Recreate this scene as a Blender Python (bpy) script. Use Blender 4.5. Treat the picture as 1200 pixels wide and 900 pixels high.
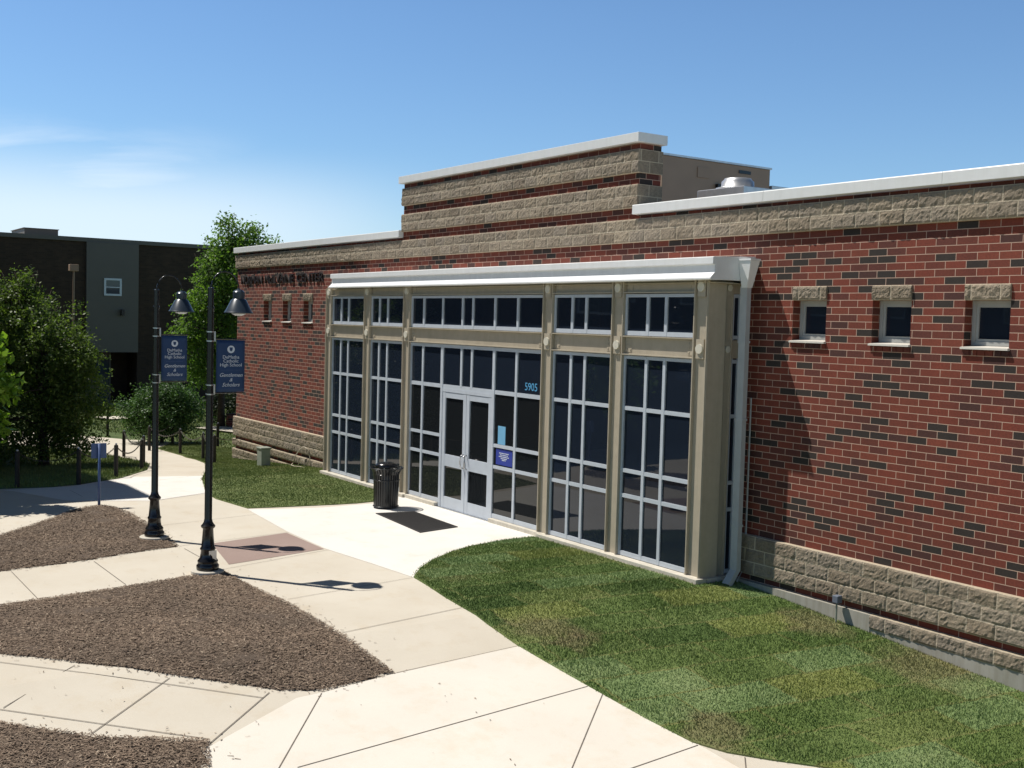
import bpy, bmesh, math, random
import numpy as np
from mathutils import Vector, Matrix, noise

S = bpy.context.scene
for o in list(bpy.data.objects): bpy.data.objects.remove(o)
COL = S.collection
R = math.radians

# ------------------------------------------------------------------ camera, sky, sun, exposure
cam_d = bpy.data.cameras.new('camera'); cam = bpy.data.objects.new('camera', cam_d); COL.objects.link(cam)
cam_d.sensor_fit = 'HORIZONTAL'; cam_d.sensor_width = 36; cam_d.lens = 36*1313.75/1200
cam_d.clip_start = .1; cam_d.clip_end = 3000
rt, up, fw = Vector((.566109, .823896, .026751)), Vector((-.060579, .009217, .998121)), Vector((-.822101, .566666, -.055129))
mw = Matrix((rt, up, -fw)).transposed().to_4x4(); mw.translation = (10.163, -12.997, 3.978)
cam.matrix_world = mw
S.camera = cam

SUN_EL, SUN_AZ = 60.5, 36.0                 # light travels towards +x,+y at 36 degrees
sun_d = bpy.data.lights.new('sun', 'SUN'); sun_d.energy = 4.6; sun_d.angle = R(.5); sun_d.color = (1, .955, .885)
sun = bpy.data.objects.new('sun', sun_d); COL.objects.link(sun)
ld = Vector((math.cos(R(SUN_EL))*math.cos(R(SUN_AZ)), math.cos(R(SUN_EL))*math.sin(R(SUN_AZ)), -math.sin(R(SUN_EL))))
sun.rotation_euler = ld.to_track_quat('-Z', 'Y').to_euler(); sun.location = (-20, -20, 40)

W = bpy.data.worlds.new('World'); S.world = W; W.use_nodes = True
nt = W.node_tree; nt.nodes.clear()
def wn(t, **k):
    n = nt.nodes.new(t)
    for a, b in k.items(): setattr(n, a, b)
    return n
out = wn('ShaderNodeOutputWorld'); bg = wn('ShaderNodeBackground'); bg.inputs[1].default_value = .102
sky = wn('ShaderNodeTexSky', sky_type='NISHITA', sun_disc=False, sun_elevation=R(SUN_EL), sun_rotation=math.atan2(-ld.x, -ld.y))
sky.air_density = 1.0; sky.dust_density = .3; sky.ozone_density = 1.6; sky.altitude = 100
tc = wn('ShaderNodeTexCoord')
mp = wn('ShaderNodeMapping'); mp.inputs['Scale'].default_value = (2.2, 2.2, 9.0); mp.inputs['Rotation'].default_value = (R(8), R(-6), 0); mp.inputs['Location'].default_value = (.35, .8, .45)
nz = wn('ShaderNodeTexNoise'); nz.inputs['Scale'].default_value = 2.1; nz.inputs['Detail'].default_value = 7; nz.inputs['Roughness'].default_value = .55; nz.inputs['Distortion'].default_value = .6
cr = wn('ShaderNodeMapRange', interpolation_type='SMOOTHSTEP'); cr.inputs[1].default_value = .33; cr.inputs[2].default_value = .58
dot = wn('ShaderNodeVectorMath', operation='DOT_PRODUCT'); dot.inputs[1].default_value = (-.981, .165, .082)
dm = wn('ShaderNodeMapRange', interpolation_type='SMOOTHSTEP'); dm.inputs[1].default_value = .97; dm.inputs[2].default_value = 1.0
sx = wn('ShaderNodeSeparateXYZ'); hz = wn('ShaderNodeMapRange', interpolation_type='SMOOTHSTEP'); hz.inputs[1].default_value = .150; hz.inputs[2].default_value = .075
dm2 = wn('ShaderNodeMapRange', interpolation_type='SMOOTHSTEP'); dm2.inputs[1].default_value = .915; dm2.inputs[2].default_value = .995
mul = wn('ShaderNodeMath', operation='MULTIPLY'); mul2 = wn('ShaderNodeMath', operation='MULTIPLY'); mx = wn('ShaderNodeMath', operation='MAXIMUM'); sc = wn('ShaderNodeMath', operation='MULTIPLY'); sc.inputs[1].default_value = .66
mixc = wn('ShaderNodeMix', data_type='RGBA'); mixc.inputs[7].default_value = (7.4, 8.3, 9.2, 1)
L = nt.links.new
L(tc.outputs['Generated'], mp.inputs[0]); L(mp.outputs[0], nz.inputs['Vector']); L(nz.outputs['Fac'], cr.inputs[0])
L(tc.outputs['Generated'], dot.inputs[0]); L(dot.outputs['Value'], dm.inputs[0]); L(dot.outputs['Value'], dm2.inputs[0])
L(cr.outputs[0], mul.inputs[0]); L(dm.outputs[0], mul.inputs[1])
L(tc.outputs['Generated'], sx.inputs[0]); L(sx.outputs[2], hz.inputs[0]); L(hz.outputs[0], mul2.inputs[0]); L(dm2.outputs[0], mul2.inputs[1])
hi = wn('ShaderNodeMapRange', interpolation_type='SMOOTHSTEP'); hi.inputs[1].default_value = .165; hi.inputs[2].default_value = .12; L(sx.outputs[2], hi.inputs[0])
mul3 = wn('ShaderNodeMath', operation='MULTIPLY'); L(mul.outputs[0], mul3.inputs[0]); L(hi.outputs[0], mul3.inputs[1])
L(mul3.outputs[0], mx.inputs[0]); L(mul2.outputs[0], mx.inputs[1]); L(mx.outputs[0], sc.inputs[0])
tint = wn('ShaderNodeMix', data_type='RGBA', blend_type='MULTIPLY'); tint.inputs[0].default_value = 1; tint.inputs[7].default_value = (.70, .90, 1.08, 1)
zen = wn('ShaderNodeMapRange', interpolation_type='SMOOTHSTEP'); zen.inputs[1].default_value = .25; zen.inputs[2].default_value = .65; zen.inputs[3].default_value = 1.0; zen.inputs[4].default_value = .22   # added dimming of the unseen upper sky, to deepen the shadows
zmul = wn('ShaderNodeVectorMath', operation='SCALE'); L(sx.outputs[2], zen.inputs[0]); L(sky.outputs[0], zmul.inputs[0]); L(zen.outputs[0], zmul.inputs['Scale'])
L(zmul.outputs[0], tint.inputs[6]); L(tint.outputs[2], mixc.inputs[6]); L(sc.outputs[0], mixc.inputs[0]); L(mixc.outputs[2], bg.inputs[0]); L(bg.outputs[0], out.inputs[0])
S.view_settings.view_transform = 'Standard'; S.view_settings.look = 'None'; S.view_settings.exposure = .24; S.view_settings.gamma = 1

# ------------------------------------------------------------------ materials
class N:
    def __init__(s, name):
        s.m = bpy.data.materials.new(name); s.m.use_nodes = True; s.t = s.m.node_tree
        s.b = s.t.nodes['Principled BSDF']
    def n(s, t, **k):
        x = s.t.nodes.new(t)
        for a, b in k.items(): setattr(x, a, b)
        return x
    def l(s, a, b): s.t.links.new(a, b)
    def noise(s, vec, scale, detail=4, rough=.55):
        x = s.n('ShaderNodeTexNoise'); x.inputs['Scale'].default_value = scale; x.inputs['Detail'].default_value = detail; x.inputs['Roughness'].default_value = rough
        s.l(vec, x.inputs['Vector']); return x.outputs['Fac']
    def ramp(s, fac, stops, interp='LINEAR'):
        x = s.n('ShaderNodeValToRGB'); x.color_ramp.interpolation = interp
        e = x.color_ramp.elements
        while len(e) < len(stops): e.new(.5)
        for i, (p, c) in enumerate(stops):
            e[i].position = p; e[i].color = (*c, 1) if len(c) == 3 else c
        s.l(fac, x.inputs[0]); return x.outputs[0]
    def mix(s, fac, a, b, mode='MIX'):
        x = s.n('ShaderNodeMix', data_type='RGBA', blend_type=mode)
        for v, i in ((fac, 0), (a, 6), (b, 7)):
            if hasattr(v, 'links'): s.l(v, x.inputs[i])
            elif i == 0: x.inputs[0].default_value = v
            else: x.inputs[i].default_value = (*v, 1)
        return x.outputs[2]
    def bump(s, height, strength=.3, dist=.01):
        x = s.n('ShaderNodeBump'); x.inputs['Strength'].default_value = strength; x.inputs['Distance'].default_value = dist
        s.l(height, x.inputs['Height']); s.l(x.outputs[0], s.b.inputs['Normal'])
    def pos(s): return s.n('ShaderNodeNewGeometry').outputs['Position']
    def math(s, op, a, b=None):
        x = s.n('ShaderNodeMath', operation=op)
        for v, i in ((a, 0), (b, 1)):
            if v is None: continue
            if hasattr(v, 'links'): s.l(v, x.inputs[i])
            else: x.inputs[i].default_value = v
        return x.outputs[0]
    def col(s, c): 
        if hasattr(c, 'links'): s.l(c, s.b.inputs['Base Color'])
        else: s.b.inputs['Base Color'].default_value = (*c, 1)
    def rough(s, v): s.b.inputs['Roughness'].default_value = v

def paint(name, c, rough=.5, var=.12, metal=0, scale=6.0, spec=.5, streak=0):
    m = N(name); p = m.pos()
    f = m.noise(p, scale, 5)
    lo = tuple(x*(1-var) for x in c); hi = tuple(min(1, x*(1+var)) for x in c)
    c_ = m.ramp(f, [(.3, lo), (.7, hi)])
    if streak:
        mp_ = m.n('ShaderNodeMapping'); mp_.inputs['Scale'].default_value = (9, 9, .7); m.l(p, mp_.inputs[0])
        c_ = m.mix(streak, c_, m.ramp(m.noise(mp_.outputs[0], 1, 5, .7), [(.42, (1, 1, 1)), (.75, (.72, .69, .63))]), 'MULTIPLY')
    m.col(c_); m.rough(rough); m.b.inputs['Metallic'].default_value = metal
    m.b.inputs['Specular IOR Level'].default_value = spec
    return m.m

Z0 = 4.62            # height of the window lintels' tops: every brick course is counted from it
RW = .1016; BW = .3048
def wallvec(m, bw, rh, shift):
    """planar masonry coordinates: along the wall, and up"""
    g = m.n('ShaderNodeNewGeometry'); sp = m.n('ShaderNodeSeparateXYZ'); m.l(g.outputs['Position'], sp.inputs[0])
    sn = m.n('ShaderNodeSeparateXYZ'); m.l(g.outputs['True Normal'], sn.inputs[0])
    nx = m.math('GREATER_THAN', m.math('ABSOLUTE', sn.outputs[0]), .8)
    u = m.math('ADD', m.math('MULTIPLY', sp.outputs[1], nx), m.math('MULTIPLY', sp.outputs[0], m.math('SUBTRACT', 1.0, nx)))
    v = m.math('SUBTRACT', sp.outputs[2], Z0)
    c = m.n('ShaderNodeCombineXYZ'); m.l(m.math('ADD', u, shift), c.inputs[0]); m.l(v, c.inputs[1])
    return c.outputs[0], g.outputs['Position']
def bricks(m, vec, bw, rh, mortar, smooth=.1):
    b = m.n('ShaderNodeTexBrick'); b.offset = .5; b.offset_frequency = 2
    b.inputs['Color1'].default_value = (0, 0, 0, 1); b.inputs['Color2'].default_value = (1, 1, 1, 1); b.inputs['Mortar'].default_value = (.5, .5, .5, 1)
    b.inputs['Scale'].default_value = 1; b.inputs['Mortar Size'].default_value = mortar; b.inputs['Mortar Smooth'].default_value = smooth
    b.inputs['Brick Width'].default_value = bw; b.inputs['Row Height'].default_value = rh; b.inputs['Bias'].default_value = 0
    m.l(vec, b.inputs['Vector']); return b.outputs['Color'], b.outputs['Fac']

def brick_mat(name, reds, mort):
    m = N(name); vec, pos = wallvec(m, BW, RW, BW*.5)
    c, f = bricks(m, vec, BW, RW, .0049)
    tone = m.ramp(c, reds, 'CONSTANT')
    tone = m.mix(.55, tone, m.ramp(m.noise(pos, 38, 4), [(.3, (.6, .6, .6)), (.7, (1.25, 1.2, 1.2))]), 'MULTIPLY')
    wash = m.ramp(m.noise(pos, .5, 5), [(.35, (.86, .84, .84)), (.65, (1.1, 1.06, 1.04))])
    tone = m.mix(1, tone, wash, 'MULTIPLY')
    mp_ = m.n('ShaderNodeMapping'); mp_.inputs['Scale'].default_value = (2.2, 2.2, .22); m.l(pos, mp_.inputs[0])
    tone = m.mix(.7, tone, m.ramp(m.noise(mp_.outputs[0], 1, 5, .65), [(.38, (1.14, 1.12, 1.10)), (.7, (.86, .84, .83))]), 'MULTIPLY')
    mo = m.ramp(m.noise(pos, 9, 3), [(.3, tuple(x*.82 for x in mort)), (.7, mort)])
    m.col(m.mix(f, tone, mo)); m.rough(.85)
    hgt = m.math('SUBTRACT', m.math('MULTIPLY', m.noise(pos, 60, 3), .25), f)
    m.bump(hgt, .5, .006); return m.m
M = {}
M['brick'] = brick_mat('red_brick', [(0, (.028, .021, .017)), (.15, (.062, .022, .017)), (.22, (.128, .030, .017)), (.42, (.172, .036, .019)), (.62, (.104, .027, .018)), (.74, (.152, .034, .019)), (.9, (.182, .042, .022))], (.52, .35, .26))
M['dark_brick'] = brick_mat('dark_brown_brick', [(0, (.052, .032, .019)), (.3, (.062, .038, .022)), (.7, (.07, .043, .025))], (.075, .052, .035))
def stone_mat(vs=0.):
    m = N('split_face_stone'); vec, pos = wallvec(m, .4064, .2032, 0)
    if vs:
        va = m.n('ShaderNodeVectorMath', operation='ADD'); va.inputs[1].default_value = (0, vs, 0); m.l(vec, va.inputs[0]); vec = va.outputs[0]
    c, f = bricks(m, vec, .4064, .2032, .0075)
    tone = m.ramp(c, [(0, (.245, .197, .143)), (.35, (.285, .235, .172)), (.7, (.32, .265, .198)), (1, (.26, .22, .172))])
    tone = m.mix(.7, tone, m.ramp(m.noise(pos, 26, 6, .7), [(.3, (.6, .58, .56)), (.7, (1.3, 1.28, 1.24))]), 'MULTIPLY')
    tone = m.mix(.8, tone, m.ramp(m.noise(pos, .8, 4), [(.35, (.82, .82, .84)), (.65, (1.12, 1.1, 1.06))]), 'MULTIPLY')
    m.col(m.mix(f, tone, (.50, .42, .305))); m.rough(.92); m.bump(m.noise(pos, 48, 6, .75), .9, .02); return m.m
M['stone'] = stone_mat(); M['stone2'] = stone_mat(-.1016)
M['cap'] = paint('white_metal_coping', (.74, .74, .72), .4, .03, streak=.22)
M['gutter'] = paint('white_gutter_metal', (.80, .80, .79), .4, .03, streak=.2)
M['spout'] = paint('grey_white_downspout_metal', (.44, .45, .45), .4, .05)
M['tan'] = paint('tan_painted_steel', (.43, .375, .285), .5, .06, streak=.3)
M['tan_light'] = paint('pale_tan_painted_plate', (.62, .58, .48), .5, .05)
M['alu'] = paint('pale_aluminium_frame', (.50, .54, .59), .38, .05)
M['foot'] = paint('concrete_footing', (.36, .34, .29), .9, .1, scale=3, streak=.9)
M['curb'] = paint('pale_concrete_curb', (.56, .52, .44), .9, .08, scale=3, streak=.7)
M['roof'] = paint('grey_roof_membrane', (.25, .25, .25), .9, .1)
M['framegrey'] = paint('grey_window_frame', (.36, .36, .34), .5, .05)
M['sill'] = paint('cream_sill', (.66, .62, .55), .5, .05)
M['black'] = paint('black_gloss_paint', (.010, .010, .011), .22, .1)
M['blacksteel'] = paint('black_steel_slats', (.018, .018, .018), .3, .2)
M['shade'] = paint('dark_blue_grey_lamp_enamel', (.035, .048, .065), .28, .1)
M['banner'] = paint('navy_blue_banner_cloth', (.018, .05, .135), .7, .08)
M['white'] = paint('off_white_print', (.66, .70, .76), .6, .03)
M['silver'] = paint('brushed_steel', (.55, .55, .55), .3, .05, metal=1)
M['galv'] = paint('galvanised_sheet', (.6, .6, .6), .35, .12, metal=.7)
M['unit'] = paint('tan_rooftop_unit_sheet', (.33, .225, .145), .5, .06, scale=2)
M['num'] = paint('light_blue_vinyl', (.10, .36, .62), .5, .03)
M['poster'] = paint('pale_blue_paper', (.16, .40, .60), .6, .05)
M['notice'] = paint('royal_blue_card', (.03, .05, .30), .5, .05)
M['bronze'] = paint('dark_bronze_letters', (.028, .02, .018), .5, .1)
M['mat'] = paint('charcoal_rubber_mat', (.045, .043, .042), .95, .15, scale=60, spec=.2)
M['box'] = paint('grey_green_cabinet_paint', (.25, .27, .22), .6, .08)
M['bollard'] = paint('dark_brown_timber', (.022, .018, .015), .8, .35, scale=14)
M['chain'] = paint('tarnished_steel_chain', (.09, .08, .065), .6, .2, metal=.4)
M['signblue'] = paint('blue_grey_sign_paint', (.06, .11, .25), .5, .06)
M['panelgrey'] = paint('blue_grey_metal_panel', (.165, .14, .112), .6, .04, scale=1)
M['winwhite'] = paint('white_window_frame', (.75, .78, .8), .4, .03)
M['bark'] = paint('rough_bark', (.06, .045, .033), .95, .4, scale=12)
M['spigotgrey'] = paint('blue_grey_casting', (.13, .15, .19), .5, .1)
M['wire'] = paint('pale_tan_conduit', (.42, .36, .27), .6, .1)
def glass_mat(name, c, rough=.015):
    m = N(name); p = m.pos(); m.col(c); m.rough(rough); m.b.inputs['IOR'].default_value = 1.5
    x = m.n('ShaderNodeBump'); x.inputs['Strength'].default_value = .012; x.inputs['Distance'].default_value = .05
    m.l(m.noise(p, 1.3, 2), x.inputs['Height']); m.l(x.outputs[0], m.b.inputs['Normal']); return m.m
M['glass'] = glass_mat('dark_tinted_glass', (.013, .019, .031))
M['glass2'] = glass_mat('dark_clear_door_glass', (.012, .014, .016))
M['farglass'] = glass_mat('grey_blue_window_glass', (.05, .08, .10), .05)

def concrete(name, a, b, fine=.12):
    m = N(name); p = m.pos()
    c = m.ramp(m.noise(p, .55, 6, .6), [(.3, a), (.7, b)])
    c = m.mix(fine*4, c, m.ramp(m.noise(p, 120, 3), [(.3, (.86, .86, .86)), (.7, (1.06, 1.06, 1.06))]), 'MULTIPLY')
    st = m.ramp(m.noise(p, 1.7, 7, .72), [(.52, (1, 1, 1)), (.66, (.93, .885, .82)), (.80, (.80, .73, .63))])
    c = m.mix(.6, c, st, 'MULTIPLY')
    sp_ = m.ramp(m.noise(p, 16, 3, .6), [(.72, (1, 1, 1)), (.78, (.78, .74, .68))])
    c = m.mix(.6, c, sp_, 'MULTIPLY')
    m.col(c); m.rough(.9); m.bump(m.noise(p, 200, 3), .25, .003); return m.m
M['beige'] = concrete('beige_concrete', (.53, .475, .385), (.60, .55, .46))
M['pale'] = concrete('pale_new_concrete', (.66, .612, .53), (.73, .682, .60))
M['apron'] = concrete('white_concrete', (.68, .65, .595), (.74, .71, .66))
M['pink'] = concrete('pinkish_grey_concrete', (.285, .205, .175), (.33, .245, .21))
M['joint'] = paint('dark_slab_joint', (.16, .135, .11), .95, .3, scale=20)

gh_ = lambda x: -.08*(min(x, 7)+2.4) if x > -2.4 else 0.
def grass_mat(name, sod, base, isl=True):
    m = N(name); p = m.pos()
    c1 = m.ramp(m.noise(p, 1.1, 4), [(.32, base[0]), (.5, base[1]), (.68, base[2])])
    if sod:
        mp_ = m.n('ShaderNodeMapping'); wv = m.n('ShaderNodeTexNoise'); wv.inputs['Scale'].default_value = 5; m.l(p, wv.inputs['Vector']); wa = m.n('ShaderNodeVectorMath', operation='SCALE'); wa.inputs['Scale'].default_value = .10; m.l(wv.outputs['Color'], wa.inputs[0]); wb = m.n('ShaderNodeVectorMath', operation='ADD'); m.l(p, wb.inputs[0]); m.l(wa.outputs[0], wb.inputs[1]); mp_.inputs['Rotation'].default_value = (0, 0, R(-84)); m.l(wb.outputs[0], mp_.inputs[0])
        b, f = bricks(m, mp_.outputs[0], 1.35, .66, .022, .5)
        tint = m.ramp(b, [(0, (.52, .66, .50)), (.14, (.72, .84, .66)), (.3, (1.0, 1.0, .9)), (.45, (1.22, 1.12, .95)), (.58, (.62, .76, .58)), (.66, (1.12, 1.22, 1.4)), (.84, (.78, .88, .74))], 'CONSTANT')
        c1 = m.mix(.9, c1, tint, 'MULTIPLY')
        c1 = m.mix(m.math('MULTIPLY', f, .35), c1, (.20, .19, .09))
    dry = m.ramp(m.noise(p, .62, 5, .6), [(.60, (0, 0, 0)), (.72, (1, 1, 1))])
    c1 = m.mix(m.math('MULTIPLY', dry, .4), c1, (.26, .22, .11))
    if sod:
        wob = m.math('MULTIPLY', m.math('SUBTRACT', m.noise(p, 2.2, 5, .65), .5), 1.5)
        for cx_, cy_, rr in ((-1.55, -4.3, .6), (-.95, -4.2, .4), (1.75, -4.4, .6), (-.3, -.5, .6), (1.6, -.4, .9)):
            dn = m.n('ShaderNodeVectorMath', operation='DISTANCE'); m.l(p, dn.inputs[0]); dn.inputs[1].default_value = (cx_, cy_, gh_(cx_))
            k = m.n('ShaderNodeMapRange', interpolation_type='SMOOTHSTEP'); k.inputs[1].default_value = rr*1.15; k.inputs[2].default_value = rr*.35; m.l(m.math('ADD', dn.outputs['Value'], wob), k.inputs[0])
            c1 = m.mix(m.math('MULTIPLY', k.outputs[0], .55), c1, (.23, .185, .105))
    if isl:
        g = m.n('ShaderNodeNewGeometry')
        v = m.ramp(g.outputs['Random Per Island'], [(0, (.8, .82, .8)), (.88, (1.15, 1.15, 1.08)), (1, (1.5, 1.42, 1.1))])
        c1 = m.mix(1, c1, v, 'MULTIPLY')
    m.col(c1); m.rough(.6); m.b.inputs['Specular IOR Level'].default_value = .25; return m.m
GB = ((.165, .215, .072), (.19, .24, .083), (.225, .262, .10))
M['blade'] = grass_mat('sod_grass_blades', True, GB)
M['blade2'] = grass_mat('lawn_grass_blades', False, ((.15, .195, .06), (.175, .22, .07), (.205, .24, .085)))
M['soil'] = grass_mat('sod_base', True, tuple(tuple(x*.8 for x in c) for c in GB), False)
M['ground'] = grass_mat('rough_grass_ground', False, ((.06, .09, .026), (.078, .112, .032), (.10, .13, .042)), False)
M['lawn_soil'] = grass_mat('lawn_base', False, ((.11, .145, .045), (.13, .165, .052), (.155, .185, .065)), False)
def mulch_mat(name, isl):
    m = N(name); p = m.pos()
    if isl:
        g = m.n('ShaderNodeNewGeometry')
        c = m.ramp(g.outputs['Random Per Island'], [(0, (.14, .105, .08)), (.4, (.205, .155, .116)), (.8, (.255, .195, .147)), (.95, (.33, .26, .195)), (1, (.45, .37, .28))])
        c = m.mix(.7, c, m.ramp(m.noise(p, .9, 4), [(.3, (.75, .75, .75)), (.7, (1.2, 1.15, 1.1))]), 'MULTIPLY')
    else:
        c = m.ramp(m.noise(p, 55, 5, .7), [(.3, (.10, .077, .06)), (.6, (.18, .138, .106)), (.8, (.25, .195, .15))])
        m.bump(m.noise(p, 70, 5, .7), 1, .03)
    m.col(c); m.rough(.95); m.b.inputs['Specular IOR Level'].default_value = .15; return m.m
M['chip'] = mulch_mat('shredded_bark_chips', True); M['mulch'] = mulch_mat('bark_mulch_bed', False)
def leaf_mat(name, a, b, c_, transl=.3):
    m = N(name); g = m.n('ShaderNodeNewGeometry')
    c = m.ramp(g.outputs['Random Per Island'], [(0, a), (.55, b), (1, c_)])
    m.col(c); m.rough(.5); m.b.inputs['Specular IOR Level'].default_value = .35
    tr = m.n('ShaderNodeBsdfTranslucent'); m.l(m.mix(1, c, (1.5, 1.7, .7), 'MULTIPLY'), tr.inputs[0])
    mx_ = m.n('ShaderNodeMixShader'); mx_.inputs[0].default_value = transl
    m.l(m.b.outputs[0], mx_.inputs[1]); m.l(tr.outputs[0], mx_.inputs[2])
    m.l(mx_.outputs[0], m.t.nodes['Material Output'].inputs[0]); return m.m
M['leaf_dark'] = leaf_mat('dark_olive_leaves', (.062, .10, .023), (.09, .138, .03), (.135, .185, .045), .38)
M['leaf_mid'] = leaf_mat('fresh_green_leaves', (.08, .145, .03), (.115, .195, .04), (.155, .245, .06), .48)
M['leaf_shrub'] = leaf_mat('glossy_green_leaves', (.035, .08, .025), (.06, .125, .036), (.11, .19, .065), .25)
M['leaf_bright'] = leaf_mat('bright_yellow_green_leaves', (.10, .18, .02), (.15, .25, .028), (.2, .31, .04), .4)
M['hedge'] = leaf_mat('deep_green_hedge_leaves', (.015, .026, .01), (.022, .036, .014), (.035, .05, .02), .15)

# ------------------------------------------------------------------ helpers
def tag(o, label=None, cat=None, group=None, kind=None):
    for k, v in (('label', label), ('category', cat), ('group', group), ('kind', kind)):
        if v: o[k] = v
    return o
def thing(name, loc, label, cat, group=None):
    o = bpy.data.objects.new(name, None); COL.objects.link(o); o.location = loc; o.empty_display_size = .2
    return tag(o, label, cat, group)
def base(p):
    v = Vector((0, 0, 0))
    while p is not None: v += Vector(p.location); p = p.parent
    return v
def link(name, me, mat, parent=None, smooth=False):
    """me is in world coordinates; the object sits at its parent's origin"""
    if parent is not None:
        b = base(parent); me.transform(Matrix.Translation(-b))
    if smooth:
        for p in me.polygons: p.use_smooth = True
    o = bpy.data.objects.new(name, me); COL.objects.link(o); me.materials.append(M[mat] if isinstance(mat, str) else mat)
    if parent is not None: o.parent = parent
    return o
class MB:
    def __init__(s): s.v = []; s.f = []
    def quad(s, *p):
        i = len(s.v); s.v += [tuple(q) for q in p]; s.f.append(tuple(range(i, i+len(p)))); return s
    def box(s, x0, x1, y0, y1, z0, z1):
        i = len(s.v)
        s.v += [(x, y, z) for z in (z0, z1) for y in (y0, y1) for x in (x0, x1)]
        for a in ((0, 2, 3, 1), (4, 5, 7, 6), (0, 1, 5, 4), (2, 6, 7, 3), (0, 4, 6, 2), (1, 3, 7, 5)): s.f.append(tuple(i+k for k in a))
        return s
    def tube(s, pts, r, n=10, cap=True):
        pts = [Vector(p) for p in pts]; rs = r if hasattr(r, '__len__') else [r]*len(pts); rings = []
        for k, p in enumerate(pts):
            d = (pts[min(k+1, len(pts)-1)]-pts[max(k-1, 0)]).normalized()
            a = Vector((0, 0, 1)) if abs(d.z) < .9 else Vector((0, 1, 0))
            u = d.cross(a).normalized(); w = d.cross(u); ring = []
            for j in range(n):
                t = 2*math.pi*j/n; ring.append(len(s.v)); s.v.append(tuple(p+rs[k]*(math.cos(t)*u+math.sin(t)*w)))
            rings.append(ring)
        for A, B in zip(rings, rings[1:]):
            for j in range(n): s.f.append((A[j], A[(j+1) % n], B[(j+1) % n], B[j]))
        if cap: s.f.append(tuple(rings[0][::-1])); s.f.append(tuple(rings[-1]))
        return s
    def lathe(s, c, prof, n=24):
        rings = []
        for r, z in prof:
            ring = []
            for j in range(n):
                t = 2*math.pi*j/n; ring.append(len(s.v)); s.v.append((c[0]+r*math.cos(t), c[1]+r*math.sin(t), c[2]+z))
            rings.append(ring)
        for A, B in zip(rings, rings[1:]):
            for j in range(n): s.f.append((A[j], A[(j+1) % n], B[(j+1) % n], B[j]))
        s.f.append(tuple(rings[0][::-1])); s.f.append(tuple(rings[-1])); return s
    def prism_x(s, prof, x0, x1):
        i = len(s.v); n = len(prof)
        s.v += [(x0, y, z) for y, z in prof]+[(x1, y, z) for y, z in prof]
        for j in range(n): s.f.append((i+j, i+(j+1) % n, i+n+(j+1) % n, i+n+j))
        s.f.append(tuple(range(i, i+n))[::-1]); s.f.append(tuple(range(i+n, i+2*n))); return s
    def mesh(s, name='m'):
        me = bpy.data.meshes.new(name); me.from_pydata(s.v, [], s.f); me.update()
        bm = bmesh.new(); bm.from_mesh(me); bmesh.ops.recalc_face_normals(bm, faces=bm.faces); bm.to_mesh(me); bm.free(); return me
    def build(s, name, mat, parent=None, smooth=False, bevel=0):
        o = link(name, s.mesh(name), mat, parent, smooth)
        if bevel:
            md = o.modifiers.new('bevel', 'BEVEL'); md.width = bevel; md.segments = 2; md.limit_method = 'ANGLE'; md.angle_limit = R(40)
        return o
def fast(name, V, F, mat, parent=None):
    """V (n,3) float array, F (m,k) int array"""
    me = bpy.data.meshes.new(name); k = F.shape[1]
    if parent is not None: V = V-np.array(base(parent))
    me.vertices.add(len(V)); me.vertices.foreach_set('co', V.astype(np.float32).ravel())
    me.loops.add(F.size); me.loops.foreach_set('vertex_index', F.astype(np.int32).ravel())
    me.polygons.add(len(F)); me.polygons.foreach_set('loop_start', np.arange(0, F.size, k, dtype=np.int32))
    me.update(calc_edges=True); me.validate()
    o = bpy.data.objects.new(name, me); COL.objects.link(o); me.materials.append(M[mat])
    if parent is not None: o.parent = parent
    return o
def text_mesh(txt, size, mtx, depth=.006, align='CENTER', shear=0, space=1.0):
    cu = bpy.data.curves.new('t', 'FONT'); cu.body = txt; cu.size = size; cu.extrude = depth; cu.align_x = align; cu.align_y = 'CENTER'; cu.shear = shear; cu.space_character = space
    cu.resolution_u = 3
    ob = bpy.data.objects.new('t', cu); COL.objects.link(ob)
    me = bpy.data.meshes.new_from_object(ob.evaluated_get(bpy.context.evaluated_depsgraph_get()))
    bpy.data.objects.remove(ob); bpy.data.curves.remove(cu); me.materials.clear(); me.transform(mtx); return me
def frame_mtx(o, right, upv):
    r_, u_ = Vector(right), Vector(upv); n_ = r_.cross(u_)
    m = Matrix((r_, u_, n_)).transposed().to_4x4(); m.translation = o; return m
def join_meshes(mes):
    bm = bmesh.new()
    for me in mes: bm.from_mesh(me); bpy.data.meshes.remove(me)
    r_ = bpy.data.meshes.new('j'); bm.to_mesh(r_); bm.free(); return r_
BREAKS = (-56, -26, -16, -2.4, 7)
def gh(x):
    if x > -2.4: return -.08*(min(x, 7)+2.4)
    if x < -26: return -.75-.02*min(-26-x, 30)
    if x < -16: return -.075*(-16-x)
    return 0.
gh_np = np.vectorize(gh)
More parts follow.
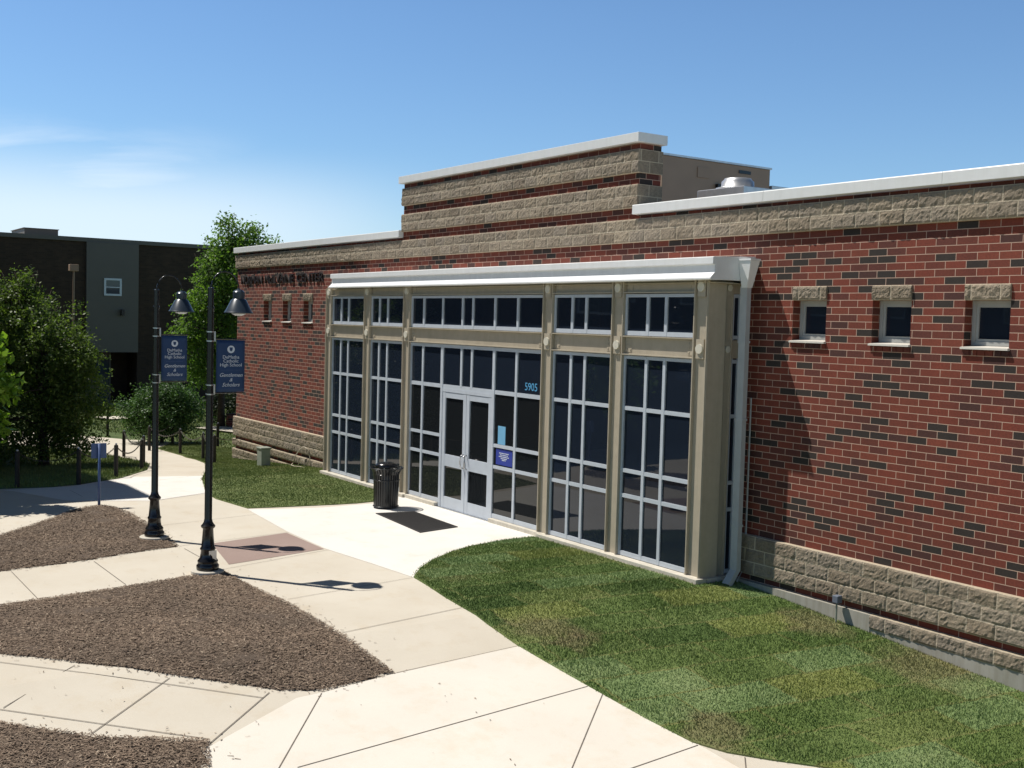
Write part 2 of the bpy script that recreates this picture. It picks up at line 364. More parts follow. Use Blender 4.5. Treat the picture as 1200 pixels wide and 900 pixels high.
def sheet(name, poly, off, mat, thick=0, **k):
    bm = bmesh.new(); vs = [bm.verts.new((x, y, 0)) for x, y in poly]; bm.faces.new(vs)
    for b in BREAKS:
        bmesh.ops.bisect_plane(bm, geom=bm.verts[:]+bm.edges[:]+bm.faces[:], plane_co=(b, 0, 0), plane_no=(1, 0, 0))
    bmesh.ops.triangulate(bm, faces=bm.faces[:]); bm.faces.ensure_lookup_table()
    bm.normal_update()
    if bm.faces[0].normal.z < 0: bmesh.ops.reverse_faces(bm, faces=bm.faces[:])
    for v in bm.verts: v.co.z = gh(v.co.x)+off
    if thick:
        ed = [e for e in bm.edges if e.is_boundary]
        r_ = bmesh.ops.extrude_edge_only(bm, edges=ed)
        for v in [g for g in r_['geom'] if isinstance(g, bmesh.types.BMVert)]: v.co.z -= thick
    me = bpy.data.meshes.new(name); bm.to_mesh(me); bm.free()
    return tag(link(name, me, mat), **k)
def inside(poly, X, Y):
    c = np.zeros(len(X), bool); n = len(poly)
    for i in range(n):
        x0, y0 = poly[i]; x1, y1 = poly[(i+1) % n]
        if y0 == y1: continue
        t = ((y0 > Y) != (y1 > Y)) & (X < (x1-x0)*(Y-y0)/(y1-y0)+x0); c ^= t
    return c
def scatter(poly, dens, rng):
    P = np.array(poly); lo, hi = P.min(0), P.max(0); n = int((hi-lo).prod()*dens)
    X = rng.uniform(lo[0], hi[0], n); Y = rng.uniform(lo[1], hi[1], n); k = inside(poly, X, Y); return X[k], Y[k]
def edge_dist(poly, X, Y):
    d = np.full(len(X), 9.)
    for i in range(len(poly)):
        a = np.array(poly[i]); b = np.array(poly[(i+1) % len(poly)]); ab = b-a; l2 = (ab**2).sum()+1e-9
        t = np.clip(((X-a[0])*ab[0]+(Y-a[1])*ab[1])/l2, 0, 1)
        d = np.minimum(d, np.hypot(X-a[0]-t*ab[0], Y-a[1]-t*ab[1]))
    return d

# ------------------------------------------------------------------ ground, paths, beds
gx = [-400, -56, -26, -16, -2.4, 7, 150]
g = MB()
for a, b in zip(gx, gx[1:]): g.quad((a, -300, gh(a)-.05), (b, -300, gh(b)-.05), (b, 300, gh(b)-.05), (a, 300, gh(a)-.05))
tag(g.build('ground', 'ground'), kind='structure')

LAWN_R = [(-4.74, -4.47), (-5.25, -4.06), (-5.7, -3.55), (-6.1, -2.95), (-6.35, -2.4), (-6.52, -1.67), (-6.55, -.90), (-2.25, -.90), (-2.25, -.02), (7, -.02), (6.9, .0), (4.6, -2.3), (3.09, -3.84), (2.51, -4.44), (2.2, -4.72), (1.86, -4.88), (1.2, -4.93), (.2, -4.95), (-.47, -4.96), (-1.2, -4.96), (-2.03, -4.88), (-3.43, -4.69), (-4.2, -4.55)]
LAWN_L = [(-11.9, -.90), (-11.42, -1.6), (-11.36, -2.1), (-11.4, -2.6), (-11.5, -3.2), (-11.59, -3.75), (-11.74, -4.43), (-13.15, -4.59), (-13.9, -4.52), (-14.5, -4.36), (-16.15, -3.87), (-19.2, -2.7), (-22.44, -1.59), (-24.6, -1.15), (-26.66, -.91), (-29.25, -.94), (-30.92, .07), (-30.6, .73), (-27.5, 1.6), (-24.2, 2.2), (-24.15, 0), (-16.1, -.02), (-16.1, -.90)]
TREE_GRASS = [(-17.2, -9.4), (-16.86, -8.23), (-16.49, -7.23), (-16.79, -6.56), (-17.3, -6.0), (-17.99, -5.3), (-19.27, -4.61), (-20.7, -3.83), (-22.97, -3.08), (-24.4, -2.81), (-26.38, -2.75), (-28.5, -3.1), (-31.5, -4.3), (-34, -6.2), (-36, -9.4)]
PLAZA = [(-17.2, -9.4), (-17.2, -15), (14, -15), (14, -.0), (7, .0), (-16, .0), (-24.1, -.01), (-29, 1.0), (-31.4, .4), (-33.4, -.9), (-36.5, -2.3), (-41, -5.5), (-41, -9.4)]
sheet('plaza', PLAZA, .0, 'beige', kind='structure')
sheet('entrance_apron', [(-11.64, -4.47), (-8.98, -4.71), (-7.3, -4.74), (-5.81, -4.57), (-4.74, -4.47), (-5.0, -4.0), (-6.3, -2.3), (-6.3, -.76), (-11.95, -.76), (-11.2, -1.6), (-11.2, -3.0), (-11.45, -4.0)], .004, 'apron', kind='structure')
sheet('pale_pavement', [(-1.04, -6.79), (-1.2, -4.85), (8, -4.85), (8, -12.5), (2.2, -12.5), (.28, -9.43), (-.09, -9.41), (-.86, -8.1), (-.88, -7.79)], .004, 'pale', kind='structure')
sheet('far_pale_pavement', [(-13.47, -5.83), (-14.05, -4.4), (-16.15, -3.75), (-17.2, -3.3), (-18.5, -5.0), (-16.4, -6.8), (-16.4, -8.3), (-14.2, -7.4)], .004, 'apron', kind='structure')
sheet('tinted_pavement_slab', [(-8.62, -6.29), (-8.95, -4.76), (-7.32, -4.77), (-6.9, -6.62)], .004, 'pink', kind='structure')
for i, pl in enumerate(([(-37.4, 3.2), (-33.0, 4.2), (-33.4, 5.4), (-38, 4.6)], [(-55.9, 3.6), (-54.6, 3.6), (-54.6, 6.4), (-55.9, 6.4)], [(-45.6, .9), (-43.8, 1.2), (-43.8, 2.6), (-45.6, 2.2)])):
    sheet('walkway', pl, .03, 'beige', kind='structure')
JOINTS = [((-1.04, -6.79), (-1.2, -4.97)), ((.62, -8.74), (.21, -4.96)), ((.47, -4.95), (3.6, -8.4)), ((1.94, -4.87), (2.2, -7.6)), ((2.36, -4.62), (4.2, -6.4)),
          ((-2.5, -6.78), (-2.83, -4.79)), ((-4.39, -6.70), (-4.74, -4.49)), ((-6.6, -6.83), (-7.21, -4.76)), ((-8.65, -6.85), (-8.98, -4.71)), ((-10.6, -6.7), (-11.0, -4.55)), ((-13.47, -5.83), (-14.05, -4.5)),
          ((-7.92, -9.65), (-6.08, -9.66)), ((-8.09, -8.40), (-6.28, -8.40)), ((-8.41, -6.84), (-6.62, -6.84)), ((-7.7, -11), (-5.8, -11.1)),
          ((-2.76, -9.94), (-1.83, -10.85)), ((-1.92, -9.14), (-.87, -10.24)), ((-1.11, -8.31), (-.09, -9.41)), ((-.86, -7.81), (.95, -9.2)), ((-3.6, -10.9), (-2.49, -9.96)), ((-2.49, -9.96), (-1.0, -8.42)), ((-2.1, -11.2), (-.29, -9.26)),
          ((-16.4, -5.2), (-17.6, -3.4)), ((-20.0, -4.3), (-20.9, -2.2)), ((-14.6, -7.0), (-16.4, -7.05))]
jm = MB()
for (x0, y0), (x1, y1) in JOINTS:
    d = Vector((x1-x0, y1-y0)).normalized(); n_ = Vector((-d.y, d.x))*(.0055 if x0 > -4 else .0042)
    k = max(1, int(abs(x1-x0)/.6))
    for i in range(k):
        a = Vector((x0, y0)).lerp(Vector((x1, y1)), i/k); b = Vector((x0, y0)).lerp(Vector((x1, y1)), (i+1)/k)
        jm.quad(*[(q.x, q.y, gh(q.x)+.0085) for q in (a-n_, b-n_, b+n_, a+n_)])
tag(jm.build('pavement_joints', 'joint'), kind='structure')

rng = np.random.default_rng(7)
BED1 = [(-8.0, -9.8), (-8.18, -8.51), (-8.46, -7.62), (-8.62, -6.86), (-9.8, -6.74), (-11.05, -6.68), (-12.36, -6.67), (-13.05, -6.76), (-13.36, -6.92), (-13.3, -7.25), (-12.93, -7.64), (-12.01, -8.34), (-10.94, -9.28), (-9.2, -10.8), (-7.8, -10.8)]
BED2 = [(-6.6, -6.86), (-5.4, -6.85), (-4.23, -6.76), (-3.34, -6.78), (-2.47, -6.80), (-1.06, -6.80), (-.90, -7.75), (-1.14, -8.22), (-1.96, -9.07), (-2.86, -9.9), (-3.6, -10.57), (-4.6, -11.6), (-5.7, -11.6), (-5.92, -10.16), (-6.14, -8.61), (-6.4, -7.4)]
BED3 = [(-.29, -9.26), (.28, -9.46), (1.4, -11.6), (-2.2, -11.9), (-1.5, -10.94), (-.77, -10.15)]
def mulch_bed(poly, dens):
    P = np.array(poly); lo, hi = P.min(0), P.max(0); st = .12
    nx, ny = int((hi[0]-lo[0])/st)+2, int((hi[1]-lo[1])/st)+2
    X = lo[0]-st*.5+st*np.arange(nx); Y = lo[1]-st*.5+st*np.arange(ny); XX, YY = np.meshgrid(X, Y, indexing='ij')
    fx, fy = XX.ravel(), YY.ravel(); ins = inside(poly, fx, fy); d = edge_dist(poly, fx, fy)
    prof = np.where(ins, np.minimum(d, .5)*.05+.012, -.03-d*.3)
    zz = gh_np(fx)+prof+np.array([noise.noise((a*1.7, b*1.7, 3.1))*.02+noise.noise((a*6, b*6, 1.7))*.012 for a, b in zip(fx, fy)])*(ins*np.minimum(1, d/.15))
    V = np.c_[fx, fy, zz]; I = np.arange(nx*ny).reshape(nx, ny)
    F = np.stack([I[:-1, :-1], I[1:, :-1], I[1:, 1:], I[:-1, 1:]], -1).reshape(-1, 4)
    F = F[(d[F].min(1) < .25) & True | ins[F].any(1)]
    F = F[ins[F].any(1)]
    o = tag(fast('mulch_bed', V, F, 'mulch'), kind='structure')
    for p in o.data.polygons: p.use_smooth = True
    x, y = scatter(poly, dens, rng); dd = edge_dist(poly, x, y)
    # a few chips stray over the kerb edge
    n = len(x); stray = (dd < .12) & (rng.random(n) < .10); x = x+stray*rng.normal(0, .12, n); y = y+stray*rng.normal(0, .12, n)
    ins2 = inside(poly, x, y); dd = edge_dist(poly, x, y)
    z = gh_np(x)+np.where(ins2, np.minimum(dd, .5)*.05+.016, .010)+rng.uniform(0, .009, n)*ins2
    ln = rng.gamma(3, .005, n)+.005; wd = rng.uniform(.003, .008, n); az = rng.uniform(0, 2*math.pi, n); ti = rng.normal(0, .16, n)*ins2; ro = rng.normal(0, .3, n)*ins2
    U = np.c_[np.cos(az)*np.cos(ti), np.sin(az)*np.cos(ti), np.sin(ti)]; Vv = np.c_[-np.sin(az)*np.cos(ro), np.cos(az)*np.cos(ro), np.sin(ro)]
    C = np.c_[x, y, z]; a = U*ln[:, None]; b = Vv*wd[:, None]
    VV = np.stack([C-a-b, C+a-b*.6, C+a+b*.6, C-a+b], 1).reshape(-1, 3)
    tag(fast('mulch', VV, np.arange(len(VV)).reshape(-1, 4), 'chip'), kind='stuff')
mulch_bed(BED1, 2600); mulch_bed(BED2, 3600); mulch_bed(BED3, 3600)

n_ = 110
x = np.concatenate([rng.normal(-2.0, 1.6, n_//2), rng.uniform(-9, 2, n_-n_//2)]); y = np.concatenate([rng.normal(-9.3, .8, n_//2), rng.uniform(-9.5, -5.2, n_-n_//2)])
k = ~(inside(BED1, x, y) | inside(BED2, x, y) | inside(BED3, x, y) | inside(LAWN_R, x, y)); x = x[k]; y = y[k]; n_ = len(x)
az = rng.uniform(0, 6.28, n_); sz = rng.uniform(.006, .02, n_); C = np.c_[x, y, gh_np(x)+.013]
U = np.c_[np.cos(az), np.sin(az), rng.normal(0, .25, n_)]*sz[:, None]; Vv = np.c_[-np.sin(az), np.cos(az), rng.normal(0, .25, n_)]*sz[:, None]*.45
tag(fast('leaf_litter', np.stack([C-U, C-Vv, C+U, C+Vv], 1).reshape(-1, 3), np.arange(4*n_).reshape(-1, 4), 'chip'), kind='stuff')

def lawn(poly, dens, hgt, wid, mat, base_mat, off=.018):
    sheet('lawn_base', poly, off, base_mat, thick=.05, kind='structure')
    x, y = scatter(poly, dens, rng); n = len(x); ed_ = edge_dist(poly, x, y) < .06; x = x+ed_*rng.normal(0, .02, n); y = y+ed_*rng.normal(0, .02, n)
    pn = np.array([noise.noise((a*.9, b*.9, 5.)) for a, b in zip(x, y)])
    h_ = hgt*rng.uniform(.5, 1.25, n)*(1+.5*pn); az = rng.uniform(0, 2*math.pi, n); le = rng.normal(0, .45, n)*h_; la = rng.uniform(0, 2*math.pi, n)
    C = np.c_[x, y, gh_np(x)+off]; D = np.c_[np.cos(az), np.sin(az), np.zeros(n)]*(wid*rng.uniform(.6, 1.3, n))[:, None]
    T = C+np.c_[np.cos(la)*le, np.sin(la)*le, h_]
    VV = np.stack([C-D, C+D, T], 1).reshape(-1, 3)
    tag(fast('grass', VV, np.arange(len(VV)).reshape(-1, 3), mat), kind='stuff')
vis_r = [p for p in LAWN_R]
lawn(LAWN_R, 4600, .026, .0055, 'blade', 'soil')
lawn(LAWN_L, 2000, .022, .008, 'blade2', 'lawn_soil')
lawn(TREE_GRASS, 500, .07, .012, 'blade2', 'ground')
def far_grass(poly, dens):
    x, y = scatter(poly, dens, rng); n = len(x); h_ = rng.uniform(.05, .12, n); az = rng.uniform(0, 6.28, n)
    C = np.c_[x, y, gh_np(x)-.05]; D = np.c_[np.cos(az), np.sin(az), np.zeros(n)]*.018; T = C+np.c_[rng.normal(0, .04, (n, 2)), h_]
    tag(fast('grass', np.stack([C-D, C+D, T], 1).reshape(-1, 3), np.arange(3*n).reshape(-1, 3), 'blade2'), kind='stuff')
far_grass([(-60, -5), (-31, .8), (-24.5, 2.5), (-30, 9), (-55, 10)], 90)

# ------------------------------------------------------------------ the school building
SB = thing('school_building', (-6, 0, 0), 'red brick school building with tan stone bands, white coping and a glazed entrance front', 'building')
XL, XR, YB = -24.15, 13.0, 14.0
ZT = 5.90
WIN_R = [(-1.33+1.435*k, -.70+1.435*k) for k in range(3)]
WIN_L = [(-21.97, -21.36), (-20.53, -19.92), (-19.08, -18.46)]
WZ0, WZ1 = Z0-8*RW, Z0-2*RW
wm = MB(); REC = .21
xs = sorted([XL, XR, -13.4, -4.93]+[x for w in WIN_L+WIN_R for x in w]); zs = [-1.2, WZ0, WZ1, ZT]
for a, b in zip(xs, xs[1:]):
    for c, d in zip(zs, zs[1:]):
        if c == WZ0 and any(abs(a-w[0]) < 1e-6 for w in WIN_L+WIN_R): continue
        wm.quad((a, 0, c), (b, 0, c), (b, 0, d), (a, 0, d))
for a, b in WIN_L+WIN_R:
    wm.quad((a, 0, WZ0), (a, REC, WZ0), (a, REC, WZ1), (a, 0, WZ1)); wm.quad((b, 0, WZ0), (b, 0, WZ1), (b, REC, WZ1), (b, REC, WZ0))
    wm.quad((a, 0, WZ1), (a, REC, WZ1), (b, REC, WZ1), (b, 0, WZ1)); wm.quad((a, 0, WZ0), (b, 0, WZ0), (b, REC, WZ0), (a, REC, WZ0))
wm.quad((XL, 0, -1.2), (XL, 0, ZT), (XL, YB, ZT), (XL, YB, -1.2)); wm.quad((XR, 0, -1.2), (XR, YB, -1.2), (XR, YB, ZT), (XR, 0, ZT)); wm.quad((XL, YB, -1.2), (XL, YB, ZT), (XR, YB, ZT), (XR, YB, -1.2))
# raised part of the parapet
TX0, TX1, TY, TZ = -13.40, -4.93, .49, 7.17
wm.quad((TX0, 0, ZT), (TX1, 0, ZT), (TX1, 0, TZ), (TX0, 0, TZ)); wm.quad((TX1, 0, ZT), (TX1, TY, ZT), (TX1, TY, TZ), (TX1, 0, TZ)); wm.quad((TX0, 0, ZT), (TX0, 0, TZ), (TX0, TY, TZ), (TX0, TY, ZT)); wm.quad((TX0, TY, ZT-.3), (TX0, TY, TZ), (TX1, TY, TZ), (TX1, TY, ZT-.3))
me = bpy.data.meshes.new('wall'); me.from_pydata(wm.v, [], wm.f); me.update(); link('wall', me, 'brick', SB)
MB().quad((XL, .0, 5.72), (XR, .0, 5.72), (XR, YB, 5.72), (XL, YB, 5.72)).build('roof', 'roof', SB)

def stone_band(x0, x1, z0, courses, prot=.05, ends=(), depth=.05, seed=0, phase=1, step=.03, name='stone_band', mat='stone'):
    """split-face blocks: a displaced front sheet with raked joints, closed top, bottom and ends"""
    H = courses*.2032; nx = max(2, int((x1-x0)/step)); nz = max(3, int(H/step))
    X = np.linspace(x0, x1, nx+1); Zs = np.linspace(z0, z0+H, nz+1); V = []; 
    for i, x in enumerate(X):
        for j, z in enumerate(Zs):
            row = min(int((z-z0)/.2032-1e-6), courses-1); fz = (z-z0)-row*.2032
            cell = (row + int(math.floor((z0-Z0)/.2032+.01)) + phase) % 2
            u = ((x+(.2032 if cell else 0)) % .4064)
            e = min(u, .4064-u, fz, .2032-fz)
            blk = math.floor((x+(.2032 if cell else 0))/.4064)
            bulge = min(1, e/.03); q = noise.noise((x*9+seed, z*9, blk*1.3))*.012+noise.noise((x*23, z*23+seed, 4.))*.011+noise.noise((x*51, z*51+seed, 2.))*.008
            V.append((x, -(prot-.014+bulge*(.016+q) if 0 < j < nz else prot-.014), z))
    V = np.array(V); I = np.arange((nx+1)*(nz+1)).reshape(nx+1, nz+1)
    F = [tuple(a) for a in np.stack([I[:-1, :-1], I[1:, :-1], I[1:, 1:], I[:-1, 1:]], -1).reshape(-1, 4)]
    v = [tuple(a) for a in V]
    b0 = len(v); v += [(x, depth if (x0 == TX0) else .004, z0) for x in X]; t0 = len(v); v += [(x, depth if (x0 == TX0) else .004, z0+H) for x in X]
    for i in range(nx):
        F.append((b0+i, b0+i+1, int(I[i+1, 0]), int(I[i, 0]))); F.append((int(I[i, nz]), int(I[i+1, nz]), t0+i+1, t0+i))
    F.append(tuple([int(q) for q in I[0, :]]+[t0, b0])); F.append(tuple([int(q) for q in I[nx, ::-1]]+[b0+nx, t0+nx]))
    me = bpy.data.meshes.new(name); me.from_pydata(v, [], F); me.update()
    return link(name, me, mat, SB)
stone_band(XL-.04, 7, Z0+8*RW, 2, seed=1, prot=.075)
MB().box(7, XR, -.075, .0, Z0+8*RW, Z0+12*RW).build('stone_band', 'stone', SB)
stone_band(TX0, TX1+.03, Z0+14*RW, 2, depth=TY+.02, seed=2, prot=.07); stone_band(TX0, TX1+.03, Z0+20*RW, 2, depth=TY+.02, seed=3, prot=.07)
stone_band(XL-.04, -16.0, Z0-44*RW, 3, seed=4, prot=.09); stone_band(-2.30, 5.5, Z0-44*RW, 3, seed=5, prot=.09)
stone_band(XL-.05, -16.0, Z0-47*RW, 1, seed=6, prot=.10, mat='stone2'); stone_band(XL-.05, -16.0, Z0-52*RW, 2, seed=7, prot=.10)
stone_band(.36, 5.5, Z0-47*RW, 1, seed=8, prot=.10, mat='stone2')
MB().box(-2.25, .36, -.095, -.0, -.9, .045).build('footing', 'foot', SB); MB().box(.3605, XR, -.082, 0, -1.2, -.158).build('footing', 'foot', SB)
MB().box(XL-.06, -16, -.09, 0, -1.3, -.67).build('footing', 'foot', SB)
# white copings
cp = [(-.13, 5.915), (-.13, 6.065), (-.12, 6.08), (.35, 6.10), (.35, 5.9)]
MB().prism_x(cp, XL-.06, TX0-.002).build('coping', 'cap', SB, bevel=.004)
for a, b in ((TX1-.02, -1.9), (-1.897, 1.2), (1.203, 4.3), (4.303, XR)): MB().prism_x(cp, a, b).build('coping', 'cap', SB, bevel=.004)
MB().box(XL-.06, XL+.3, .352, YB, 5.915, 6.08).build('coping', 'cap', SB)
MB().box(TX0-.06, TX1+.09, -.13, TY+.06, 7.17, 7.335).build('coping', 'cap', SB, bevel=.006)

# small square windows in the brick
for a, b in WIN_L+WIN_R:
    x0, x1, z0, z1 = a+.005, b-.005, WZ0+.03, WZ1-.004; y = REC-.05
    fr = MB().box(x0, x1, y, REC, z1-.05, z1).box(x0, x1, y, REC, z0, z0+.05)
    fr.box(x0, x0+.05, y-.003, REC, z0, z1).box(x1-.05, x1, y-.003, REC, z0, z1)
    fr.box(x0+.05, x1-.05, y+.015, REC, z1-.085, z1-.05).box(x0+.05, x1-.05, y+.015, REC, z0+.05, z0+.085).box(x0+.05, x0+.085, y+.017, REC, z0+.05, z1-.05).box(x1-.085, x1-.05, y+.017, REC, z0+.05, z1-.05)
    w = fr.build('window', 'framegrey', SB)
    MB().quad((x0+.05, REC-.012, z0), (x1-.05, REC-.012, z0), (x1-.05, REC-.012, z1), (x0+.05, REC-.012, z1)).build('glass', 'glass', w)
    s_ = MB().quad((a-.02, -.055, WZ0-.02), (b+.015, -.055, WZ0-.02), (b+.015, -.055, WZ0+.012), (a-.02, -.055, WZ0+.012))
    MB().prism_x([(-.05, WZ0-.02), (-.05, WZ0+.006), (REC-.002, WZ0+.03), (REC-.002, WZ0-.03)], a-.018, b+.014).build('sill', 'sill', w)
    lt = stone_band(a-.002, b+.002, WZ1, 1, prot=.030, seed=9+a, step=.016, name='lintel')
    sm = MB(); k = 6; ww = (b-a+.03)/k
    for i in range(k): sm.box(a-.015+i*ww+.006, a-.015+(i+1)*ww-.006, -.012, .0, WZ0-.098, WZ0-.034)
    sm.build('soldier_course', 'brick', w)
# lettering high on the left
def word(txt, x0, x1, zc, hgt, mat, y=-.025):
    me = text_mesh(txt, 1.0, Matrix.Identity(4), .02); c_ = np.array([v.co[:] for v in me.vertices]); lo, hi = c_.min(0), c_.max(0)
    bm = bmesh.new(); bm.from_mesh(me)
    for v in bm.verts:
        a, b, c = v.co; v.co = (x0+(a-lo[0])/(hi[0]-lo[0])*(x1-x0), y-c, zc-hgt/2+(b-lo[1])/(hi[1]-lo[1])*hgt)
    bm.to_mesh(me); bm.free(); return link('lettering', me, mat, SB)
word('NORMAN', -23.75, -22.05, 5.06, .25, 'bronze'); word('McILVAINE', -21.83, -19.72, 5.06, .25, 'bronze'); word('CENTER', -19.50, -17.75, 5.06, .25, 'bronze')

# ---- glazed entrance front
F0 = -.77
COLS = [-15.83, -13.73, -11.81, -6.50, -4.50, -2.50]
for cx in COLS:
    c = MB().box(cx-.14, cx+.14, F0+.055, F0+.075, -.02, 4.70)
    for s in (-1, 1): c.box(cx+s*.14-.012, cx+s*.14+.012, F0, F0+.24, -.02, 4.70)
    if cx == COLS[-1]:
        c.box(cx+.153, cx+.165, F0+.012, F0+.40, -.02, 4.70).box(cx+.05, cx+.165, F0+.388, F0+.40, -.015, 4.69)
        c.box(cx+.03, cx+.10, F0+.41, F0+.56, -.02, 4.70).box(cx+.10, cx+.125, F0+.40, F0+.425, -.02, 4.695).box(cx+.10, cx+.125, F0+.55, F0+.575, -.02, 4.695)
    co = c.build('column', 'tan', SB, bevel=.003)
    for z in (3.64, 4.60):
        MB().box(cx-.085, cx+.085, F0+.012, F0+.05, z-.15, z+.15).build('node_plate', 'tan', co)
        d_ = MB(); pts = [(cx, F0+.02, z), (cx, F0-.012, z)]; d_.tube(pts, .075, 20); d_.build('round_cap', 'tan_light', co)
for a, b in zip(COLS, COLS[1:]):
    for z0, z1 in ((3.50, 3.785), (4.53, 4.80)):
        bm_ = MB().box(a+.155, b-.155, F0+.075, F0+.09, z0, z1).box(a+.155, b-.155, F0+.005, F0+.2, z0-.018, z0).box(a+.155, b-.155, F0+.005, F0+.2, z1, z1+.018)
        be = bm_.build('beam', 'tan', SB)
        for e in (a+.255, b-.255):
            bo = MB().box(e-.07, e+.07, F0+.068, F0+.0745, z0+.03, z0+.255)
            for q in (-.04, .04):
                for k in range(3): bo.box(e+q-.014, e+q+.014, F0+.06, F0+.0745, z0+.06+k*.07, z0+.085+k*.07)
            bo.build('bolted_cleat', 'tan', be)
GY = F0+.076
def bay(x0, x1, z0, z1, mull, rails, door=None, name='window'):
    fr = MB(); w = .032; d0, d1 = F0+.05, F0+.13
    fr.box(x0, x1, d0+.004, d1, z1-.055, z1).box(x0, x1, d0+.004, d1, z0, z0+.075)
    for z in rails: 
        if door: fr.box(x0, door[0], d0+.004, d1, z-.033, z+.033).box(door[1], x1, d0+.004, d1, z-.033, z+.033)
        else: fr.box(x0, x1, d0+.004, d1, z-.033, z+.033)
    for x in (x0+.022, x1-.022): fr.box(x-.022, x+.022, d0, d1, z0, z1)
    for x in mull: fr.box(x-w, x+w, d0, d1, z0+.002 if not (door and door[0] < x < door[1]) else door[2], z1-.002)
    f = fr.build(name, 'alu', SB)
    return f
prn = random.Random(4)
def pane(f, x0, x1, z0, z1, mat='glass', y=GY, mull=(), rails=()):
    '''one sheet per light, each set a hair out of true as real glazing is'''
    m = MB(); X = [x0]+[q for q in mull if x0 < q < x1]+[x1]; Z = [z0]+sorted(q for q in rails if z0 < q < z1)+[z1]
    for a, b in zip(X, X[1:]):
        for c, d in zip(Z, Z[1:]):
            tx_, tz_ = prn.uniform(-.006, .006)*(b-a), prn.uniform(-.005, .005)*(d-c)
            m.quad((a, y-tx_-tz_, c), (b, y+tx_-tz_, c), (b, y+tx_+tz_, d), (a, y-tx_+tz_, d))
    me = m.mesh('glass'); link('glass', me, mat, f)
lims = [(a+.155, b-.155) for a, b in zip(COLS, COLS[1:])]
MUL = [(-15.19, -14.79), (-13.17, -12.77), (-11.11, -10.31, -9.52, -9.12, -8.31, -7.52), (-5.81, -5.41), (-3.78, -3.34)]
for (x0, x1), mu in zip(lims, MUL):
    f = bay(x0, x1, 3.81, 4.50, mu, []); pane(f, x0, x1, 3.81, 4.50, mull=mu)
    if len(mu) == 2:
        f = bay(x0, x1, .085, 3.47, mu, [2.585, 1.53, 1.105]); pane(f, x0, x1, .085, 3.47, mull=mu, rails=(2.585, 1.53, 1.105))
# entrance bay: transom row, sidelights and the double door
x0, x1 = lims[2]; D0, D1, DZ = -10.27, -8.31, 2.53
fr = MB(); d0, d1 = F0+.05, F0+.13
fr.box(x0, x1, d0+.004, d1, 3.40, 3.47).box(x0, x1, d0+.004, d1, 2.545, 2.625)
for (a, b) in ((x0, D0), (D1, x1)):
    fr.box(a, b, d0+.004, d1, .085, .17)
    for z in (1.53, 1.105): fr.box(a, b, d0+.004, d1, z-.033, z+.033)
for x in (x0+.022, x1-.022): fr.box(x-.022, x+.022, d0, d1, .085, 3.47)
for x in (D0-.012, D1+.012): fr.box(x-.042, x+.042, d0-.004, d1, .0, 3.468)
for x in (-11.11, -7.52): fr.box(x-.034, x+.034, d0, d1, .087, 3.468)
for x in (-10.31, -9.52, -9.12, -8.31): fr.box(x-.034, x+.034, d0, d1, 2.60, 3.468)
f = fr.build('window', 'alu', SB); tag(f, 'tall entrance window with transom panes and sidelights round the double door')
pane(f, x0, x1, 2.55, 3.47, mull=(-11.11, -10.31, -9.52, -9.12, -8.31, -7.52)); pane(f, x0, D0-.03, .085, 2.55, 'glass2', mull=(-11.11,), rails=(1.53, 1.105)); pane(f, D1+.03, x1, .085, 2.55, 'glass2', mull=(-7.52,), rails=(1.53, 1.105))
MB().box(D0+.03, D1-.03, F0+.05, F0+.13, 2.47, 2.545).build('door_frame', 'alu', SB)
mid = (D0+D1)/2
for a, b, hs in ((D0+.035, mid-.006, 1), (mid+.006, D1-.035, -1)):
    st = .115; y0, y1 = F0+.058, F0+.11
    dm_ = MB().box(a, a+st, y0-.003, y1, .01, 2.465).box(b-st, b, y0-.003, y1, .01, 2.465)
    dm_.box(a, b, y0, y1, 2.345, 2.462).box(a, b, y0, y1, .90, 1.15).box(a, b, y0, y1, .013, .25)
    dr = dm_.build('door', 'alu', SB, bevel=.003)
    pane(dr, a+.05, b-.05, .2, 2.4, 'glass2', F0+.082)
    hx = (b-.06) if hs == 1 else (a+.06)
    MB().tube([(hx, y0, .93), (hx, y0-.065, .95), (hx+hs*-.02, y0-.075, 1.06), (hx, y0-.065, 1.2), (hx, y0, 1.22)], .014, 8).build('handle', 'silver', dr, True)
MB().box(D0-.06, D1+.06, F0-.02, F0+.13, -.003, .012).build('threshold', 'silver', SB)
# curb under the glazing
for a, b in ((COLS[0]-.14, COLS[2]+.16), (COLS[3]-.02, COLS[5]+.22)): MB().box(a, b, F0-.10, F0+.13, -.25, .075).build('curb', 'curb', SB, bevel=.008)
MB().box(COLS[5]-.1, COLS[5]+.22, F0+.132, -.003, -.25, .07).build('curb', 'curb', SB)
for a, b in ((COLS[2]+.17, D0-.07), (D1+.07, COLS[3]-.03)): MB().box(a, b, F0-.04, F0+.13, -.02, .08).build('curb', 'curb', SB, bevel=.008)
